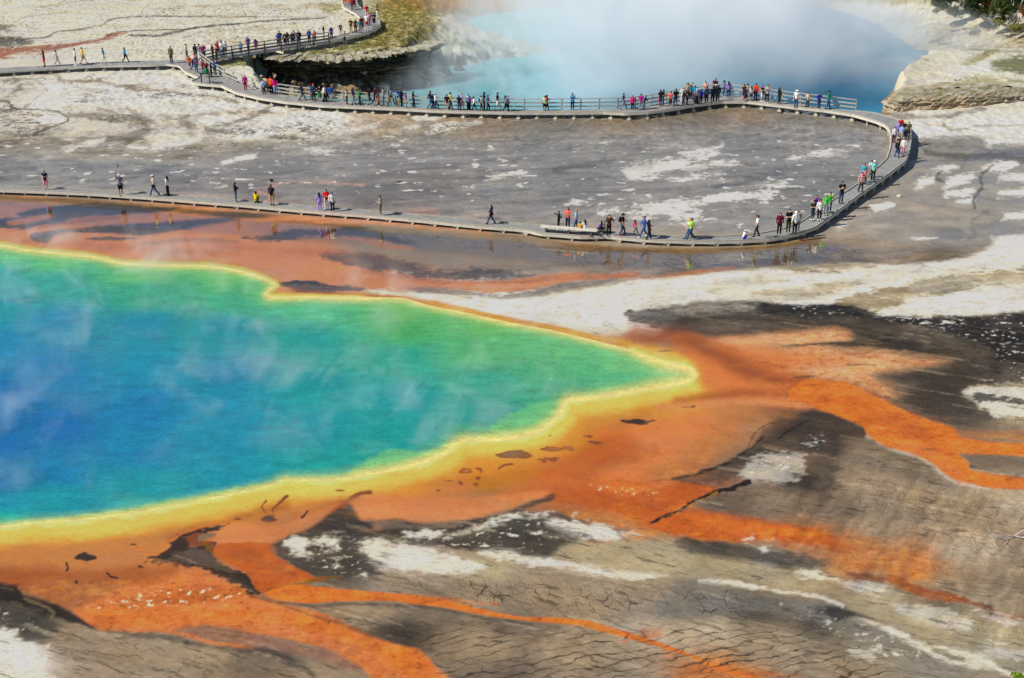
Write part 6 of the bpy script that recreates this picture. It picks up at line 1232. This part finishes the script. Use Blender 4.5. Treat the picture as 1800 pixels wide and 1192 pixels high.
tree(1700, 8, 2.4, 4.2, M_DKPINE, 'dark tree at the top edge behind the grey snag', 24); tree(1740, 6, 2.6, 4.6, M_DKPINE, 'dark tree at the top edge behind the rusty shrub', 25); tree(1800, 10, 2.6, 4.6, M_DKPINE, 'dark tree at the top right corner behind the dead trunk', 26); tree(1672, 2, 2.0, 3.6, M_DKPINE, 'dark tree at the top edge behind the leftmost bushy tree', 28); tree(1780, 18, 2.2, 3.8, M_DKPINE, 'dark tree directly behind the leaning dead trunk', 29)
shrub(1677, 31, 2.0, 1.5, M_DKPINE, 'dark green shrub at the foot of the grey snag', 31); shrub(1645.5, 23.5, 1.0, .8, M_SAGE, 'small brown green shrub left of the trees', 32, 400); shrub(1735, 26, 1.2, 1.9, M_RUST, 'rusty orange shrub between two green trees', 33); shrub(1731, 39, 1.1, .9, M_PINE, 'small green shrub left of the dead branches', 34, 500); shrub(1751, 46, 1.4, .9, M_SAGE, 'yellow green shrub below the dead branches', 35, 600)
shrub(1783, 45, 1.6, 1.5, M_GREYTWIG, 'grey leafless shrub under the leaning dead trunk', 36, 700); shrub(1797, 33, 1.1, 1.9, M_RUST, 'red orange shrub at the right edge', 37); shrub(1785, 55, 2.4, 1.0, M_SAGE, 'low green shrub with reddish tips nearest the bank', 38, 1100); shrub(1665, 24, 1.0, .9, M_SAGE, 'olive shrub beside the leftmost bushy tree', 39, 400)
snag(1683, 27, 1.15, (0, 0, 1), 'grey many-branched snag between the green trees', 41, 3, 3); snag(1782, 29, 2.4, (.45, 0, 1), 'white leaning dead trunk near the right edge', 42, 2, 1); snag(1778, 28, 1.9, (0, 0, 1), 'thin upright white dead trunk beside the leaning one', 43, 1, 1); snag(1747, 43, 1.1, (-.3, 0, .7), 'tangle of grey dead branches left of the bright pine', 44, 3, 3, 'dead_branches'); snag(1764, 46, .9, (.9, -.2, .25), 'pale fallen branches under the bright pine', 45, 2, 3, 'dead_branches')
shrub(1792, 1212, .8, .75, M_FRESH, 'bright green bush tip at the bottom right corner', 51, 700, 'bush', 'bush', .07, None)
# grass on the crater's left bank and under the upper boardwalk
def grass(zone, n, hgt, name, label, mat, seed):
    g = np.random.default_rng(seed); P = np.array(zone, float); u = g.uniform(P[:, 0].min(), P[:, 0].max(), n * 3); v = g.uniform(P[:, 1].min(), P[:, 1].max(), n * 3); X, Y, _ = at(u, v); k = (poly_sdf(u, v, P) < 0) & (fbm(X / 1.6, Y / 1.8, 3, seed) > -.05); X, Y = X[k][:n], Y[k][:n]; Z = height(X.astype(np.float32), Y.astype(np.float32)); n = len(X)
    an = g.uniform(0, 6.28, n); w = .035; h = hgt * g.uniform(.5, 1.3, n); lx = g.normal(0, .4, n) * h; ly = g.normal(0, .4, n) * h; dx, dy = np.cos(an) * w, np.sin(an) * w
    V = np.stack([np.stack([X - dx, Y - dy, Z - .02], -1), np.stack([X + dx, Y + dy, Z - .02], -1), np.stack([X + dx * .3 + lx, Y + dy * .3 + ly, Z + h], -1), np.stack([X - dx * .3 + lx, Y - dy * .3 + ly, Z + h], -1)], 1).reshape(-1, 3)
    me = mesh_np(name, V, np.arange(4 * n).reshape(-1, 4), False); attr_f(me, 'leaf', np.repeat(g.uniform(0, 1, n), 4)); tag(link(name, me, mat), label, None, None, 'stuff')
M_GRASS = foliage_mat('dry_grass', (150, 140, 66), (196, 180, 104), (96, 104, 40))
grass([(385,113),(450,105),(540,91),(610,79),(655,62),(672,40),(690,-10),(760,-10),(775,35),(752,52),(740,70),(700,84),(620,90),(540,98),(470,106),(410,117)], 22000, .13, 'grass', 'yellow and green grass under the upper boardwalk', M_GRASS, 61)
# ---------------------------------------------------------------- steam
def steam_mat(name, build):
    m = bpy.data.materials.new(name); m.use_nodes = True; nt = m.node_tree; nt.nodes.clear(); out = nt.nodes.new('ShaderNodeOutputMaterial'); v = nt.nodes.new('ShaderNodeVolumePrincipled'); nt.links.new(v.outputs[0], out.inputs['Volume'])
    v.inputs['Color'].default_value = (.955, .985, 1.0, 1); v.inputs['Anisotropy'].default_value = -.15; nt.links.new(build(nt), v.inputs['Density']); return m
def ellip(nt, P, c, r, lo=0.0, hi=1.0):
    """1 at the centre, 0 at the ellipsoid's surface."""
    n = nt.nodes.new('ShaderNodeMapping'); n.vector_type = 'POINT'; nt.links.new(P, n.inputs[0]); n.inputs['Scale'].default_value = tuple(1 / q for q in r); n.inputs['Location'].default_value = tuple(-a / q for a, q in zip(c, r))
    l = nt.nodes.new('ShaderNodeVectorMath'); l.operation = 'LENGTH'; nt.links.new(n.outputs[0], l.inputs[0]); return maprange(nt, l.outputs['Value'], 1.0, .15, lo, hi)
def steam_box(name, lo, hi, mat, label):
    mb = MB(); c = [(a + b) / 2 for a, b in zip(lo, hi)]; mb.box((0, 0, 0), [b - a for a, b in zip(lo, hi)]); o = mb.build(name, mat); o.location = c; tag(o, label, None, None, 'stuff'); return o
def crater_density(nt):
    P = pos_n(nt); mp = nt.nodes.new('ShaderNodeMapping'); nt.links.new(P, mp.inputs[0]); mp.inputs['Location'].default_value = (37, 11, 5); n1 = noise_n(nt, mp.outputs[0], .10, 6, .6, .6); n2 = noise_n(nt, mp.outputs[0], .30, 5, .65, .8)
    n = math_n(nt, 'ADD', math_n(nt, 'MULTIPLY', n1, .62), math_n(nt, 'MULTIPLY', n2, .38))
    e = math_n(nt, 'ADD', ellip(nt, P, (17, 160, 2.5), (28, 26, 9.5)), math_n(nt, 'MULTIPLY', ellip(nt, P, (2, 146, -2), (17, 12, 3.4)), .45)); e = math_n(nt, 'ADD', e, math_n(nt, 'MULTIPLY', ellip(nt, P, (24, 168, 6), (24, 20, 8)), .8))
    e = math_n(nt, 'ADD', e, math_n(nt, 'MULTIPLY', ellip(nt, P, (43, 158, -.5), (15, 18, 5)), .35)); e = math_n(nt, 'ADD', e, math_n(nt, 'MULTIPLY', ellip(nt, P, (-4, 150, -1), (8, 12, 4.5)), .35))
    w = maprange(nt, n, .44, .575, .07, 1); return math_n(nt, 'MULTIPLY', math_n(nt, 'MULTIPLY', e, w), .40)
steam_box('steam', (-18, 133.2, -4.02), (58, 190, 12), steam_mat('crater_steam', crater_density), 'thick pale blue steam rising off the crater water')
def wisp_density(nt):
    P = pos_n(nt); n1 = noise_n(nt, scaled(nt, P, (1, 1, .8)), .30, 4, .58, .7); n2 = noise_n(nt, P, .07, 3, .5); z = nt.nodes.new('ShaderNodeSeparateXYZ'); nt.links.new(P, z.inputs[0])
    w = math_n(nt, 'MULTIPLY', maprange(nt, n1, .52, .72, 0, 1), maprange(nt, n2, .40, .56, .15, 1)); return math_n(nt, 'MULTIPLY', math_n(nt, 'MULTIPLY', w, maprange(nt, z.outputs[2], 2.3, .2, 0, 1)), .36)
x0, x1 = at(-160, 600)[0], at(1180, 640)[0]
mb = MB(); zone = [at(u, v) for u, v in ((-260, 415), (60, 405), (300, 432), (420, 440), (560, 470), (700, 500), (860, 540), (1060, 585), (1200, 640), (1190, 672), (1000, 690), (900, 750), (700, 800), (480, 830), (200, 880), (0, 905), (-260, 915))]
nz = len(zone); mb.add([(q[0], q[1], .06) for q in zone] + [(q[0], q[1], 2.4) for q in zone], [tuple(range(nz)), tuple(range(2 * nz - 1, nz - 1, -1))] + [(i, i + nz, (i + 1) % nz + nz, (i + 1) % nz) for i in range(nz)])
o = mb.build('steam', steam_mat('pool_steam', wisp_density)); tag(o, 'thin white wisps of steam drifting over the rainbow pool', None, None, 'stuff')
